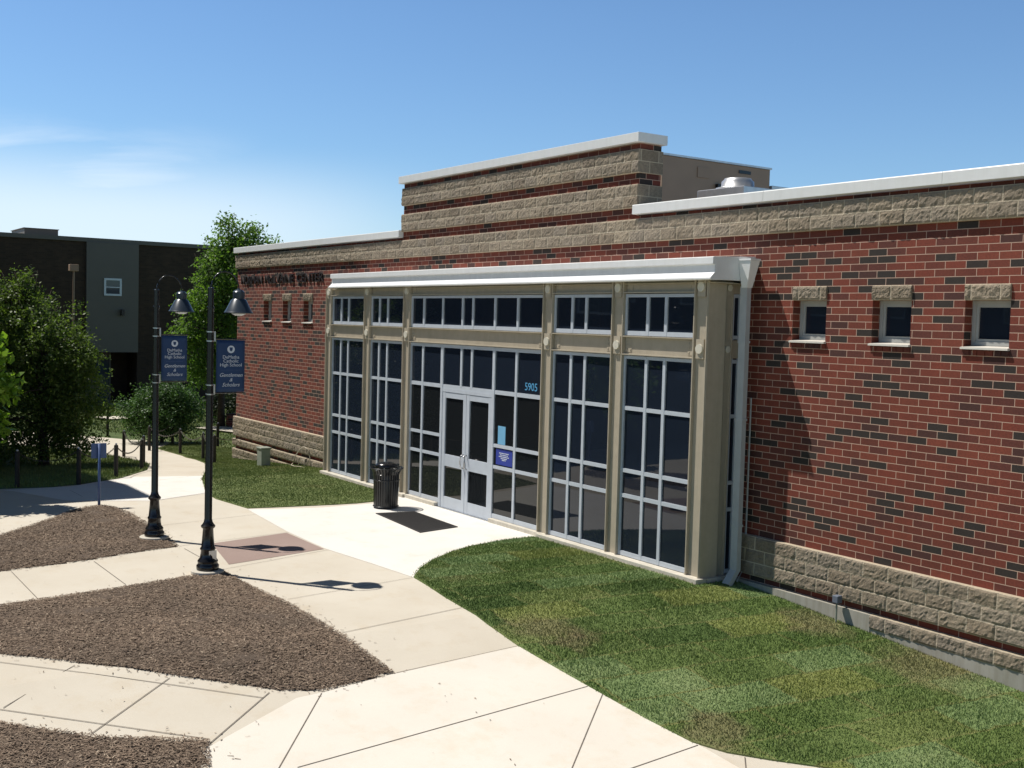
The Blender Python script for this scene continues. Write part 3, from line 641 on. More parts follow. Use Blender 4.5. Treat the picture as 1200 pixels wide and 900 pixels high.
# right-hand return of the glazing: a second column, then a narrow window against the brick
xr = -2.36
c = MB().box(xr-.05, xr-.03, -.37, -.20, -.02, 4.69)
for y in (-.368, -.205): c.box(xr-.16, xr-.002, y-.01, y+.01, -.02, 4.69)
co = c.build('column', 'tan', SB, bevel=.003)
for z in (3.64, 4.60):
    MB().box(xr-.028, xr-.012, -.35, -.225, z-.13, z+.13).build('node_plate', 'tan', co)
    MB().tube([(xr-.012, -.287, z), (xr+.006, -.287, z)], .055, 18).build('round_cap', 'tan_light', co)
sd = MB().box(xr-.06, xr-.02, -.192, -.155, .08, 4.5).box(xr-.06, xr-.02, -.045, -.004, .08, 4.5)
for z in (.12, 1.105, 1.53, 2.585, 3.45, 3.83, 4.48): sd.box(xr-.057, xr-.023, -.155, -.045, z-.03, z+.03)
f = sd.build('window', 'alu', SB); tag(f, 'narrow glazed return at the right end of the entrance front')
MB().quad((xr-.05, -.192, .08), (xr-.05, -.004, .08), (xr-.05, -.004, 4.5), (xr-.05, -.192, 4.5)).build('glass', 'glass', f)
for z0, z1 in ((3.50, 3.785), (4.515, 4.67)): MB().box(xr-.055, xr-.018, -.193, -.003, z0, z1).build('beam', 'tan', SB)
MB().box(COLS[0]-.14, COLS[0]-.11, F0+.25, -.003, .08, 4.7).build('side_panel', 'tan', SB)
# canopy gutter
prof = [(-.60, 4.705), (-.93, 4.695), (-.955, 4.705), (-.955, 4.73), (-.865, 4.815), (-.865, 4.93), (-.91, 4.94), (-.91, 5.04), (-.88, 5.05), (0, 5.09), (0, 4.71)]
for a, b in ((-15.45, -11.2), (-11.197, -6.9), (-6.897, -2.12)): MB().prism_x(prof, a, b).build('canopy_gutter', 'gutter', SB, bevel=.003)
MB().box(COLS[0]-.1, -2.2, F0+.02, -.003, 4.66, 4.673).build('soffit', 'tan', SB)
# leader head and downspout against the wall
DX0, DX1 = -2.13, -1.99
ds = MB().box(DX0, DX1, -.30, -.21, .22, 4.62)
ds.quad((DX0, -.30, .22), (DX1, -.30, .22), (DX1, -.46, .02), (DX0, -.46, .02)); ds.quad((DX0, -.21, .22), (DX0, -.30, .22), (DX0, -.46, .02), (DX0, -.40, -.04)); ds.quad((DX1, -.21, .22), (DX1, -.40, -.04), (DX1, -.46, .02), (DX1, -.30, .22)); ds.quad((DX0, -.21, .22), (DX0, -.40, -.04), (DX1, -.40, -.04), (DX1, -.21, .22))
d_ = ds.build('downspout', 'spout', SB)
hd = MB(); i = 0
hd.v += [(-2.118, -.37, 5.01), (-1.87, -.37, 5.01), (-1.87, -.17, 5.01), (-2.118, -.17, 5.01), (-2.10, -.31, 4.60), (-1.98, -.31, 4.60), (-1.98, -.20, 4.60), (-2.10, -.20, 4.60)]
hd.f += [(0, 1, 2, 3), (4, 7, 6, 5), (0, 4, 5, 1), (1, 5, 6, 2), (2, 6, 7, 3), (3, 7, 4, 0)]
hd.box(-2.118, -1.86, -.38, -.16, 5.012, 5.04); hd.build('leader_head', 'gutter', d_)
for z in (.9, 2.55, 3.75): MB().box(DX0-.012, DX1+.012, -.308, -.202, z, z+.035).build('strap', 'spout', d_)
MB().tube([(-2.07, -.035, 2.9), (-2.07, -.035, .25), (-2.07, -.2, .02)], .013, 8).build('conduit', 'spout', SB)
# house number, poster and notice behind the glass line
link('house_number', text_mesh('5905', .21, frame_mtx(Vector((-7.04, GY-.004, 2.755)), (1, 0, 0), (0, 0, 1)), .001), 'num', SB)
MB().box(-8.12, -7.86, GY-.006, GY-.001, 1.57, 1.93).build('poster', 'poster', SB)
nt_ = MB().box(-8.17, -7.60, GY-.006, GY-.001, 1.165, 1.475).build('notice', 'notice', SB)
nl = MB()
for i, (w_, z) in enumerate(((.34, 1.40), (.28, 1.365), (.36, 1.33), (.22, 1.295), (.14, 1.265))):
    n_ = int(w_/.045)
    for k in range(n_): nl.box(-7.885-w_/2+k*w_/n_, -7.885-w_/2+(k+.78)*w_/n_, GY-.009, GY-.0062, z-.008, z+.008)
nl.build('notice_lines', 'white', nt_)

# ------------------------------------------------------------------ on the roof
ru = thing('rooftop_unit', (-8.9, 4.6, 5.72), 'large tan rooftop air handling unit behind the raised parapet', 'air handler')
MB().box(-10.2, -7.69, 3.0, 6.25, 5.72, 7.57).build('casing', 'unit', ru, bevel=.01)
MB().box(-10.23, -7.66, 2.97, 6.28, 7.573, 7.615).build('lid', 'galv', ru)
MB().box(-7.686, -7.67, 4.0, 4.35, 7.2, 7.42).box(-7.686, -7.675, 4.05, 5.0, 6.3, 6.62).build('access_panel', 'unit', ru)
MB().box(-7.686, -7.674, 5.25, 5.62, 7.40, 7.47).build('maker_plate', 'black', ru)
MB().box(-7.686, -7.60, 4.55, 4.72, 6.92, 7.10).build('intake_hood', 'black', ru)
MB().box(-8.2, -7.64, 6.282, 6.95, 5.72, 7.22).build('side_box', 'galv', ru, bevel=.01)
rf = thing('roof_fan', (-4.62, 2.1, 5.72), 'round shiny metal exhaust fan on a square curb on the roof', 'exhaust fan')
MB().box(-5.2, -4.02, 1.65, 2.65, 5.72, 6.50).build('fan_curb', 'galv', rf, bevel=.01)
MB().lathe((-4.62, 2.1, 6.50), [(.40, 0), (.40, .03), (.30, .05), (.295, .15), (.25, .19), (.24, .21), (.0, .22)], 28).build('fan_hood', 'galv', rf, True)

# ------------------------------------------------------------------ lamp posts with banners
def lamp_post(x, y, label, blabel, plate):
    t = thing('street_lamp', (x, y, 0), label, 'street lamp', 'lamp posts in the mulch beds')
    MB().lathe((x, y, -.02), [(.25, 0), (.25, .075), (.235, .085), (.0, .086)], 28).build('footing', 'curb', t)
    pr = [(.165, .07), (.17, .10), (.17, .135), (.15, .155), (.15, .185), (.155, .20), (.14, .225), (.118, .25), (.105, .36), (.115, .375), (.118, .395), (.10, .42), (.088, .55), (.078, .69), (.082, .70), (.105, .72), (.108, .745), (.085, .77), (.068, .80), (.058, .85), (.051, 3.0), (.048, 4.05), (.056, 4.055), (.056, 4.085), (.045, 4.09), (.045, 4.37), (.025, 4.385)]
    MB().lathe((x, y, 0), pr, 24).build('pole', 'black', t, True)
    po = t.children[-1]; md = po.modifiers.new('split', 'EDGE_SPLIT'); md.split_angle = R(45)
    A = .44; arm = []
    for k in range(15):
        a = math.pi*k/14; arm.append((x, y+A/2-A/2*math.cos(a), 4.36+.27*math.sin(a)))
    MB().tube([(x, y, 4.30)]+arm, .011, 10).build('arm', 'black', t, True)
    hy = y+A
    h_ = MB().lathe((x, hy, 4.0), [(.215, .0), (.218, .012), (.20, .035), (.115, .205), (.085, .225), (.09, .26), (.09, .325), (.06, .355), (.022, .365), (.016, .385)], 32).build('lamp_shade', 'shade', t, True)
    h_.modifiers.new('split', 'EDGE_SPLIT').split_angle = R(40)
    MB().lathe((x, hy, 3.965), [(.05, 0), (.10, .02), (.11, .034)], 20).build('lens', 'white', t, True)
    for z in (3.56, 2.75):
        MB().lathe((x, y, z), [(.063, 0), (.063, .018)], 16).lathe((x, y, z+.14), [(.063, 0), (.063, .018)], 16).box(x-.01, x+.01, y+.055, y+.08, z+.002, z+.156).build('clamp', 'silver', t)
    for z in (3.60, 2.775): MB().tube([(x, y+.06, z), (x, y+.56, z)], .009, 8).build('banner_rod', 'black', t)
    if plate: MB().box(x+.095, x+.11, y-.02, y+.10, .20, .37).build('cable_plate', 'galv', t)
    # banner: hung from the rods, top-level
    b = thing('banner', (x, y+.32, 2.77), blabel, 'banner', 'banners on the lamp posts')
    y0, y1, z0, z1 = y+.095, y+.545, 2.79, 3.585
    cm_ = MB(); n = 12
    prev = None; rows = []
    for j in range(n+1):
        r_ = []
        for i in range(7):
            yy = y0+(y1-y0)*i/6; zz = z0+(z1-z0)*j/n; bx = .010*math.sin(j/n*math.pi)*math.sin(i/6*math.pi)
            cm_.v.append((x+bx+.004, yy, zz)); r_.append(len(cm_.v)-1)
        rows.append(r_)
    for A_, B_ in zip(rows, rows[1:]):
        for i in range(6): cm_.f.append((A_[i], A_[i+1], B_[i+1], B_[i]))
    me = bpy.data.meshes.new('cloth'); me.from_pydata(cm_.v, [], cm_.f); me.update()
    c = link('cloth', me, 'banner', b, True); sl = c.modifiers.new('solid', 'SOLIDIFY'); sl.thickness = .004; sl.offset = 0
    yc = (y0+y1)/2; xf = x+.022
    mes = [text_mesh(tx, sz, frame_mtx(Vector((xf, yc, z)), (0, 1, 0), (0, 0, 1)), .0015, shear=sh) for tx, sz, z, sh in (('DeMatha', .072, 3.325, 0), ('Catholic', .072, 3.265, 0), ('High School', .072, 3.205, 0), ('Gentlemen', .082, 3.05, .35), ('&', .075, 2.975, .35), ('Scholars', .082, 2.90, .35))]
    link('banner_lettering', join_meshes(mes), 'white', b)
    em = MB(); 
    em.tube([(xf-.004, yc, 3.445), (xf, yc, 3.445)], .058, 28); e_ = em.build('emblem', 'white', b)
    sh = MB().quad((xf+.001, yc-.026, 3.475), (xf+.001, yc+.026, 3.475), (xf+.001, yc+.022, 3.43), (xf+.001, yc, 3.412), (xf+.001, yc-.022, 3.43)).build('emblem_shield', 'banner', e_)
    MB().box(xf-.006, xf-.003, yc-.15, yc+.15, 3.125, 3.129).build('rule', 'signblue', b)
lamp_post(-9.42, -7.04, 'black gooseneck street lamp in the mulch beside the far side path, the farther of two', 'navy banner on the farther lamp post, seen against the dark tree and shrub', False)
lamp_post(-6.46, -7.12, 'black gooseneck street lamp nearest the viewer at the corner of the big mulch bed', 'navy banner on the nearer lamp post, overlapping the brick corner', True)

# ------------------------------------------------------------------ litter bin, door mat
bx, by = -10.62, -1.82
tb = thing('litter_bin', (bx, by, 0), 'black slatted steel litter bin with flared rim and domed lid beside the entrance doors', 'trash can')
sl = MB()
for k in range(30):
    a = 2*math.pi*k/30; ca, sa = math.cos(a), math.sin(a); t_ = Vector((-sa, ca, 0))*.019
    pts = [(.255, .04), (.262, .3), (.268, .62), (.275, .72), (.30, .79), (.345, .845)]
    for (r0, z0), (r1, z1) in zip(pts, pts[1:]):
        for off in (0, .007):
            a0 = Vector((bx+(r0-off)*ca, by+(r0-off)*sa, z0)); a1 = Vector((bx+(r1-off)*ca, by+(r1-off)*sa, z1))
            sl.quad(a0-t_, a0+t_, a1+t_, a1-t_)
me = bpy.data.meshes.new('slats'); me.from_pydata(sl.v, [], sl.f); me.update(); link('slats', me, 'blacksteel', tb)
MB().lathe((bx, by, 0), [(.24, .02), (.25, .06), (.25, .70), (.24, .72)], 28).build('liner', 'black', tb, True)
rg = MB()
for r_, z in ((.262, .045), (.272, .60), (.348, .85)):
    rg.tube([(bx+r_*math.cos(2*math.pi*k/32), by+r_*math.sin(2*math.pi*k/32), z) for k in range(33)], .013, 8)
rg.build('hoop', 'blacksteel', tb, True)
MB().lathe((bx, by, .86), [(.235, 0), (.24, .03), (.215, .075), (.15, .10), (.06, .112), (.0, .114)], 28).build('lid', 'black', tb, True)
for k in range(4):
    a = math.pi/4+k*math.pi/2; MB().tube([(bx+.24*math.cos(a), by+.24*math.sin(a), .70), (bx+.225*math.cos(a), by+.225*math.sin(a), .88)], .011, 6).build('lid_support', 'blacksteel', tb)
dm_ = thing('door_mat', (-8.95, -2.05, 0), 'charcoal rectangular door mat lying before the double doors', 'door mat')
c4 = [(-10.04, -2.36), (-9.9, -1.54), (-8.02, -1.64), (-7.84, -2.58)]
mm = MB(); mm.v += [(x, y, .006) for x, y in c4]+[(x, y, .02) for x, y in c4]; mm.f += [(3, 2, 1, 0), (4, 5, 6, 7)]+[(i, (i+1) % 4, 4+(i+1) % 4, 4+i) for i in range(4)]
mm.build('rubber_sheet', 'mat', dm_)
mi = MB(); cc = Vector((-8.95, -2.03)); 
pts = [Vector(q).lerp(cc, .07) for q in c4]
for k in range(38):
    a = pts[0].lerp(pts[3], (k+.2)/38); b = pts[1].lerp(pts[2], (k+.2)/38); a2 = pts[0].lerp(pts[3], (k+.75)/38); b2 = pts[1].lerp(pts[2], (k+.75)/38)
    mi.v += []; mi.quad((a.x, a.y, .024), (b.x, b.y, .024), (b2.x, b2.y, .024), (a2.x, a2.y, .024))
mi.build('ribs', 'mat', dm_)

# ------------------------------------------------------------------ sign, bollards, chains, small fittings
sg = thing('post_sign', (-13.3, -6.99, 0), 'small blue square sign on a thin post at the tip of a mulch bed', 'sign')
MB().tube([(-13.3, -6.99, -.05), (-13.3, -6.99, 1.28)], .028, 12).build('post', 'signblue', sg, True)
MB().box(-13.345, -13.332, -7.14, -6.84, .98, 1.285).build('panel', 'signblue', sg, bevel=.003)
BOL = [(-16.83, -7.88, 'dark wooden bollard in shade at the left edge of the picture'), (-16.79, -6.56, 'dark wooden bollard in shade left of the blue post sign'), (-18.36, -5.29, 'weathered bollard just right of the blue post sign, at the shadow edge'),
       (-20.81, -3.94, 'dark bollard at the grass corner left of the farther lamp post'), (-23.54, -3.09, 'dark bollard half hidden behind the one at the grass corner'), (-27.21, -2.65, 'dark bollard on the path edge right of the big dark tree'), (-35.44, -1.01, 'distant bollard on the lit grass beyond the big dark tree'),
       (-22.21, -1.39, 'dark bollard on the lawn just right of the nearer lamp post'), (-24.71, -.86, 'dark bollard hidden partly behind the nearer lamp post'), (-27.22, -.78, 'dark bollard in the lawn between the two lamp posts'), (-28.78, -1.35, 'dark bollard close behind the farther lamp post'), (-30.89, .13, 'short dark bollard under the round shrub'), (-29.26, 1.26, 'dark bollard in shade by the corner of the brick building')]
proto = None
for x, y, lab in BOL:
    if proto is None:
        proto = thing('bollard', (x, y, gh(x)), lab, 'bollard', 'chain bollards along the path')
        MB().lathe((x, y, gh(x)), [(.052, -.1), (.052, .80), (.046, .825), (.0, .835)], 14).build('post', 'bollard', proto)
        MB().lathe((x, y, gh(x)+.836), [(.02, 0), (.028, .012), (.02, .035), (.0, .04)], 10).build('eye_bolt', 'galv', proto)
    else:
        o = proto.copy(); COL.objects.link(o); o.location = (x, y, gh(x)); o['label'] = lab
        for ch in proto.children:
            c = ch.copy(); COL.objects.link(c); c.parent = o
def chain(a, b, sag, label):
    (x0, y0), (x1, y1) = a, b; P0 = Vector((x0, y0, gh(x0)+.80)); P1 = Vector((x1, y1, gh(x1)+.80)); L_ = (P1-P0).length; n = int(L_/.055)
    m = MB()
    for k in range(n):
        t = (k+.5)/n; p = P0.lerp(P1, t); p.z -= sag*4*t*(1-t); d = (P1-P0).normalized(); d.z -= sag*4*(1-2*t)/L_; d.normalize()
        s_ = d.cross(Vector((0, 0, 1))).normalized(); w = s_ if k % 2 else s_.cross(d)
        ring = [p+d*(.033*math.cos(q))+w*(.018*math.sin(q)) for q in [i*math.pi/4 for i in range(9)]]
        m.tube(ring, .0065, 4, False)
    o = m.build('chain', 'chain'); tag(o, label, 'chain', 'chains hung between the bollards')
bp = [(x, y) for x, y, _ in BOL]
chain(bp[0], bp[1], .22, 'chain in shade between the two leftmost bollards'); chain(bp[1], bp[2], .22, 'chain hanging behind the blue post sign'); chain(bp[2], bp[3], .25, 'chain sagging over the grass from the weathered bollard to the grass corner'); chain(bp[3], bp[4], .25, 'chain between the two overlapping bollards at the grass corner'); chain(bp[4], bp[5], .28, 'chain over the path beside the big dark tree')
chain(bp[7], bp[8], .25, 'chain passing behind the nearer lamp post'); chain(bp[8], bp[9], .25, 'chain sagging from the nearer lamp post to the bollard left of it'); chain(bp[9], bp[10], .25, 'chain sagging just right of the farther lamp post'); chain(bp[10], bp[11], .22, 'chain rising to the short bollard under the round shrub'); chain(bp[7], (-24.0, .35), .15, 'chain running from the lawn bollard towards the brick corner')
ub = thing('utility_pedestal', (-19.75, -.85, gh(-19.75)), 'grey green utility pedestal on the lawn before the stone base', 'utility box')
zb = gh(-19.75); MB().box(-19.92, -19.58, -.97, -.70, zb-.05, zb+.50).build('cabinet', 'box', ub, bevel=.012)
MB().box(-19.945, -19.555, -.995, -.675, zb+.502, zb+.545).build('cap', 'box', ub, bevel=.012)
MB().box(-19.60+.021, -19.573, -.93, -.74, zb+.06, zb+.44).build('door_plate', 'box', ub)
hc = MB(); z_ = gh(-18.4)
hc.tube([(-18.95, -.30, z_+.05), (-18.85, -.25, z_+.30), (-18.68, -.2, z_+.48), (-18.5, -.16, z_+.55), (-18.33, -.12, z_+.50), (-18.26, -.10, z_+.28), (-18.25, -.2, z_+.06)], .014, 8)
hc.tube([(-18.95, -.30, z_+.05), (-18.8, -.42, z_+.03), (-18.5, -.45, z_+.03), (-18.2, -.4, z_+.05), (-17.8, -.35, z_+.03)], .014, 8)
hc.tube([(-18.6, -.3, z_+.04), (-18.45, -.28, z_+.2), (-18.25, -.28, z_+.22), (-18.15, -.3, z_+.04)], .012, 8)
tag(hc.build('loose_conduit', 'wire', None, True), 'bent loop of pale conduit on the grass by the stone base', 'conduit')
sp = thing('hose_spigot', (-.13, -.20, gh(-.13)), 'small grey spigot head on a thin riser at the foot of the right wall', 'spigot'); zs_ = gh(-.13)
MB().tube([(-.13, -.20, zs_-.05), (-.13, -.20, zs_+.30)], .013, 8).build('riser', 'box', sp)
MB().box(-.18, -.08, -.245, -.14, zs_+.30, zs_+.41).build('head', 'spigotgrey', sp, bevel=.012)
MB().tube([(-.13, -.14, zs_+.36), (-.13, -.093, zs_+.36)], .02, 10).build('wall_stub', 'galv', sp)

# ------------------------------------------------------------------ trees and shrubs
def leaves(name, blobs, n, size, mat, parent, seed, droop=0.2, clump=.22, per=26):
    """blobs: (cx,cy,cz,rx,ry,rz,weight); leaf quads gathered on twigs through each blob's volume"""
    g_ = np.random.default_rng(seed); Ws = np.array([b[6] for b in blobs], float); Ws /= Ws.sum(); V = []
    nt_ = int(n/per); which = g_.choice(len(blobs), nt_, p=Ws)
    B = np.array([b[:6] for b in blobs])[which]
    u = g_.normal(size=(nt_, 3)); u /= np.linalg.norm(u, axis=1)[:, None]
    r_ = g_.random(nt_)**.45; r_ = r_*(1+.16*g_.normal(size=nt_))
    C = B[:, :3]+u*r_[:, None]*B[:, 3:6]
    C = np.repeat(C, per, 0); N_ = len(C); O = np.repeat(u, per, 0)
    tw = np.repeat(g_.normal(size=(nt_, 3))*.6+u, per, 0); tw /= np.linalg.norm(tw, axis=1)[:, None]
    C = C+tw*(g_.uniform(-1, 1, N_)*clump)[:, None]+g_.normal(size=(N_, 3))*clump*.38
    C[:, 2] -= droop*g_.random(N_)*clump
    nrm = O*.5+g_.normal(size=(N_, 3))*.75+np.array([0, 0, .45]); nrm /= np.linalg.norm(nrm, axis=1)[:, None]
    a = np.cross(nrm, g_.normal(size=(N_, 3))); a /= np.linalg.norm(a, axis=1)[:, None]; b = np.cross(nrm, a)
    s = size*g_.uniform(.6, 1.3, N_); a *= s[:, None]; b *= (s*.55)[:, None]
    VV = np.stack([C-a, C+b-a*.1, C+a, C-b-a*.1], 1).reshape(-1, 3)
    return fast(name, VV, np.arange(len(VV)).reshape(-1, 4), mat, parent)
def trunk(parent, x, y, z, h, r, blobs, seed):
    rd = random.Random(seed); m = MB(); pts = []; 
    for k in range(6): pts.append((x+rd.uniform(-.04, .04)*k, y+rd.uniform(-.04, .04)*k, z-.1+(h+.1)*k/5))
    m.tube(pts, [r*(1.25 if k == 0 else 1-.09*k) for k in range(6)], 10)
    m.build('trunk', 'bark', parent, True)
    lm = MB()
    for b in blobs:
        s = Vector(pts[rd.choice((2, 3, 4, 5))]); e = Vector(b[:3])+Vector((rd.uniform(-.2, .2), rd.uniform(-.2, .2), b[5]*.4)); mid_ = s.lerp(e, .5)+Vector((rd.uniform(-.2, .2), rd.uniform(-.2, .2), .1))
        lm.tube([s, mid_, e], [r*.42, r*.28, r*.08], 7)
        for q in range(5):
            e2 = e+Vector((rd.uniform(-1, 1)*b[3], rd.uniform(-1, 1)*b[4], rd.uniform(-.3, 1)*b[5]))*.8; lm.tube([mid_.lerp(e, .4), mid_.lerp(e2, .6), e2], [r*.2, r*.12, r*.03], 5)
    lm.build('limb', 'bark', parent, True)
# big dark tree at left
tx, ty = -24.25, -5.75; tz = gh(tx)
t = thing('broad_tree', (tx, ty, tz), 'big dark dense tree with a broad crown over shaded grass at left', 'tree')
bl = [(-24.4, -6.1, 3.3, 1.5, 1.5, 1.25, 3), (-24.0, -5.3, 2.4, 1.2, 1.1, 1.15, 2.2), (-24.6, -7.0, 2.4, 1.4, 1.3, 1.5, 2.4), (-24.1, -5.1, 1.5, 1.2, 1.0, 1.1, 2), (-24.6, -6.6, 4.2, .8, .8, .75, .8), (-24.2, -5.5, 1.0, 1.5, 1.6, .9, 2), (-24.7, -7.8, 3.6, 1.2, 1.2, 1.3, 1.5), (-25.6, -5.9, 2.2, 1.2, 1.4, 1.4, 1.6), (-23.8, -4.75, 2.7, .6, .5, .6, .5), (-24.5, -6.3, 4.55, .45, .4, .5, .35), (-24.2, -5.2, .25, 1.0, 1.0, .7, 1.4), (-24.4, -6.6, .3, 1.1, 1.5, .8, 2), (-25, -7.9, .9, 1.1, 1.2, 1.2, 1.5)]
trunk(t, tx, ty, tz, 3.0, .14, bl, 3); leaves('crown', bl, 54000, .05, 'leaf_dark', t, 11, per=24)
# bright branch reaching in from the left edge
bx_, by_ = -14.78, -9.83
t = thing('young_maple', (bx_, by_, gh(bx_)), 'sunlit yellow green maple whose branch tips reach in at the left edge', 'tree')
bl = [(-14.48, -8.88, 3.16, .38, .38, .30, 1), (-14.46, -8.79, 2.45, .48, .52, .26, 1.4), (-14.55, -8.95, 1.65, .40, .44, .36, 1), (-14.75, -9.6, 2.7, .7, .5, .9, 2)]
trunk(t, bx_, by_, gh(bx_), 2.6, .05, bl, 5); leaves('crown', bl, 2000, .105, 'leaf_bright', t, 12, droop=1.2, clump=.18, per=9)
# tall light tree behind the brick corner
bx_, by_ = -37.8, 4.5
t = thing('tall_tree', (bx_, by_, gh(bx_)), 'tall feathery bright green tree rising behind the brick corner', 'tree')
bl = [(-37.7, 4.8, 6.9, 1.0, 1.0, 1.1, 1.4), (-37.8, 4.6, 5.6, 1.4, 1.4, .9, 1.8), (-38.1, 3.7, 4.4, 1.2, 1.05, .8, 1.3), (-37.8, 5.1, 4.2, 1.5, 1.5, 1.1, 1.8), (-38.4, 3.3, 3.0, 1.0, 1.0, .75, 1.0), (-37.8, 4.9, 2.6, 1.6, 1.5, 1.1, 1.8), (-37.4, 6.3, 6.3, 1.0, 1.1, 1.2, 1.3), (-38.2, 3.7, 1.6, 1.1, 1.0, .9, 1.1), (-37.5, 5.7, 7.5, .6, .7, .6, .4), (-37.8, 3.9, 6.3, .6, .55, .45, .3), (-37.6, 4.6, 8.0, .35, .4, .35, .15)]
trunk(t, bx_, by_, gh(bx_), 5.2, .16, bl, 6); leaves('crown', bl, 26000, .075, 'leaf_mid', t, 13, clump=.34, per=20)
# round shrub
bx_, by_ = -31.5, -.05
t = thing('round_shrub', (bx_, by_, gh(bx_)), 'round glossy green shrub behind the chain bollards', 'shrub')
bl = [(-31.5, -.1, .25, 1.15, 1.25, .95, 3), (-31.7, .6, .35, 1.0, 1.0, .95, 2), (-31.6, -.75, .2, .9, .85, .85, 1.6), (-31.5, .1, .9, .9, 1.0, .7, 1.2)]
trunk(t, bx_, by_, gh(bx_), 1.2, .07, bl, 7); leaves('crown', bl, 24000, .05, 'leaf_shrub', t, 14, per=22, clump=.2)
# hedge by the distant entrance
hx0 = -40.5
t = thing('low_hedge', (hx0, 9.0, gh(hx0)), 'low dark hedge behind the brick corner under the tall tree', 'hedge')
bl = [(hx0, 5.2+1.1*k, -.25, .9, .9, .75, 1) for k in range(6)]
leaves('foliage', bl, 9000, .07, 'hedge', t, 15, clump=.2); 
for k in range(6): MB().tube([(hx0, 5.2+1.1*k, gh(hx0)-.1), (hx0, 5.25+1.1*k, .2)], .03, 6).build('stem', 'bark', t)
hr = thing('handrail', (-36.6, 7.5, gh(-36.6)), 'thin pale metal handrail just left of the brick corner', 'handrail')
MB().tube([(-36.6, 4.9, .33), (-36.6, 12, .33)], .03, 8).build('rail', 'silver', hr)
for k in range(4): MB().tube([(-36.6, 5.2+2*k, gh(-36.6)-.1), (-36.6, 5.2+2*k, .33)], .025, 8).build('upright', 'galv', hr)
lw = MB().box(-37.5, -37.2, 4.6, 12, -1.3, -.38).build('low_brick_wall', 'brick'); tag(lw, 'low red brick wall along the far walkway by the corner', 'wall')

# ------------------------------------------------------------------ buildings further off
fb = thing('distant_school_wing', (-60, -8, gh(-56)), 'dark brown flat roofed school block with grey panel in the left distance', 'building')
zg = -2.2
fm = MB()
PX0, PX1, PZ = 3.13, 6.03, 1.67
fm.quad((-56, -32, zg), (-56, PX0, zg), (-56, PX0, 7.87), (-56, -32, 7.87)); fm.quad((-56, PX1, zg), (-56, 16, zg), (-56, 16, 7.87), (-56, PX1, 7.87)); fm.quad((-56, PX0, PZ), (-56, PX1, PZ), (-56, PX1, 7.87), (-56, PX0, 7.87))
fm.quad((-56, PX0, zg), (-58, PX0, zg), (-58, PX0, PZ), (-56, PX0, PZ)); fm.quad((-56, PX1, zg), (-56, PX1, PZ), (-58, PX1, PZ), (-58, PX1, zg)); fm.quad((-58, PX0, zg), (-58, PX1, zg), (-58, PX1, PZ), (-58, PX0, PZ)); fm.quad((-56, PX0, PZ), (-58, PX0, PZ), (-58, PX1, PZ), (-56, PX1, PZ))
fm.quad((-56, 16, zg), (-75, 16, zg), (-75, 16, 7.87), (-56, 16, 7.87)); fm.quad((-56, -32, zg), (-56, -32, 7.87), (-75, -32, 7.87), (-75, -32, zg)); fm.quad((-75, -32, zg), (-75, -32, 7.87), (-75, 16, 7.87), (-75, 16, zg)); fm.quad((-56, -32, 7.8), (-56, 16, 7.8), (-75, 16, 7.8), (-75, -32, 7.8))
me = bpy.data.meshes.new('wall'); me.from_pydata(fm.v, [], fm.f); me.update(); link('wall', me, 'dark_brick', fb)
MB().box(-75.2, -55.86, -32.15, 16.15, 7.87, 8.10).build('roof_edge', 'panelgrey', fb)
MB().box(-55.998, -55.80, PX0, PX1, PZ-.03, 7.865).build('cladding_panel', 'panelgrey', fb)
w = MB()
a, b, c, d = 4.08, 5.06, 4.87, 5.86
w.box(-55.8, -55.74, a, b, d-.11, d).box(-55.8, -55.74, a, b, c, c+.11).box(-55.8, -55.737, a, a+.11, c, d).box(-55.8, -55.737, b-.11, b, c, d).box(-55.8, -55.75, a, b, 5.33, 5.38)
w = w.build('window', 'winwhite', fb); MB().quad((-55.78, a, c), (-55.78, b, c), (-55.78, b, d), (-55.78, a, d)).build('glass', 'farglass', w)
dr = MB().box(-57.6, -57.5, 4.85, 4.95, zg, PZ-.004).box(-57.6, -57.5, 3.9, 4.0, zg, PZ-.004).box(-57.6, -57.5, PX0+.005, PX0+.1, zg, PZ-.004).build('entrance_frame', 'panelgrey', fb)
MB().quad((-57.55, PX0+.02, zg), (-57.55, 4.9, zg), (-57.55, 4.9, PZ-.01), (-57.55, PX0+.02, PZ-.01)).build('glass', 'farglass', dr)
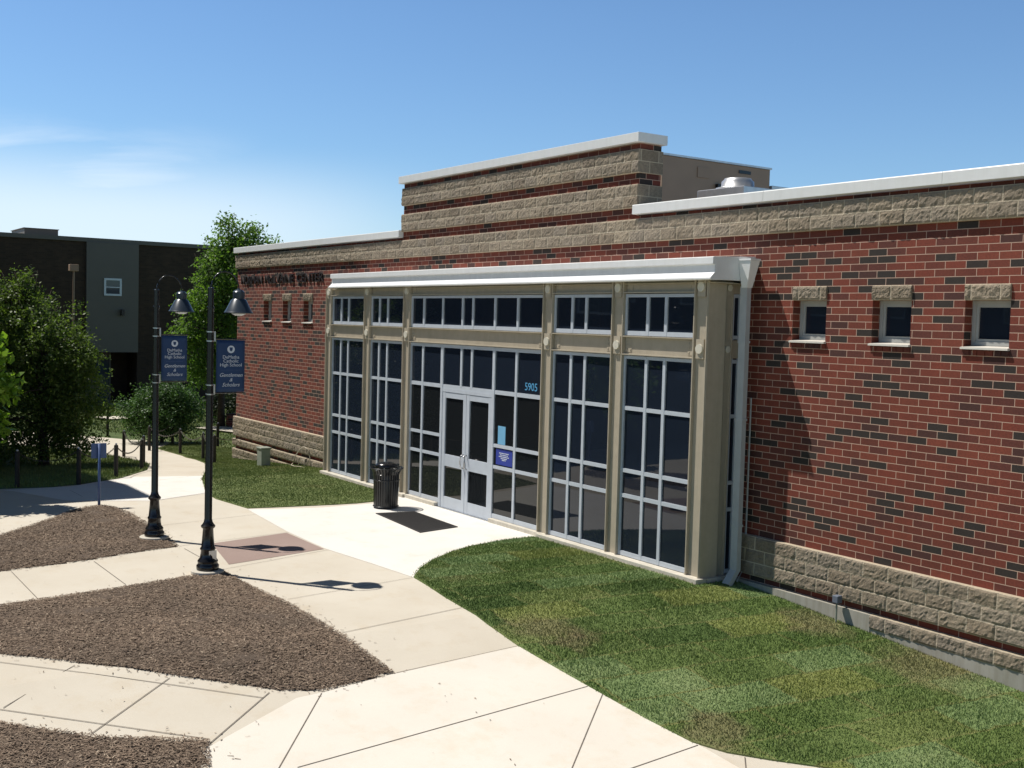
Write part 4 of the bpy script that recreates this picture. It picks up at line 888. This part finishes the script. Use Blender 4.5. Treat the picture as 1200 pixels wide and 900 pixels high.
MB().box(-55.8, -55.5, 5.0, 5.16, 3.75, 4.1).build('wall_lamp', 'black', fb)
ru2 = MB().box(-61, -57.4, .16, 1.95, 8.102, 8.50).box(-61.05, -57.35, .1, 2.0, 8.502, 8.54).build('rooftop_box', 'panelgrey'); tag(ru2, 'low grey box on the roof of the distant dark block', 'vent box')
fl = thing('floodlight_pole', (-42.3, -.73, gh(-42.3)), 'slim pale pole with a boxy floodlight before the distant dark block', 'lamp post')
MB().tube([(-42.3, -.73, gh(-42.3)-.1), (-42.3, -.73, 5.72)], .045, 10).build('pole', 'unit', fl)
MB().box(-42.48, -42.14, -.92, -.54, 5.722, 6.02).build('floodlight', 'unit', fl, bevel=.02)
# the school wing whose roof corner throws the shadow over the path (just outside the frame, seen in the glass)
ow = thing('brick_wing', (-19, -20, 0), 'tall brown brick school wing beyond the left edge, its shadow lying over the path', 'building')
CXo, CYo, HZ = -18.95, -9.35, 11.0
om = MB(); 
for (p0, p1) in (((CXo, -45), (CXo, CYo)), ((CXo, CYo), (-46, CYo)), ((-46, CYo), (-46, -45)), ((-46, -45), (CXo, -45))):
    om.quad((*p0, -1.6), (*p1, -1.6), (*p1, HZ), (*p0, HZ))
om.quad((CXo, -45, HZ-.02), (CXo, CYo, HZ-.02), (-46, CYo, HZ-.02), (-46, -45, HZ-.02))
me = bpy.data.meshes.new('wall'); me.from_pydata(om.v, [], om.f); me.update(); link('wall', me, 'dark_brick', ow)
for k in range(6):
    for z in (1.2, 4.6, 8.0):
        y_ = -13-4.4*k; w = MB().box(CXo, CXo+.05, y_, y_+1.6, z-.08, z).box(CXo, CXo+.05, y_, y_+1.6, z+1.7, z+1.78).box(CXo, CXo+.053, y_-.08, y_, z-.08, z+1.78).box(CXo, CXo+.053, y_+1.6, y_+1.68, z-.08, z+1.78).build('window', 'alu', ow)
        MB().quad((CXo+.02, y_, z), (CXo+.02, y_+1.6, z), (CXo+.02, y_+1.6, z+1.7), (CXo+.02, y_, z+1.7)).build('glass', 'glass', w)
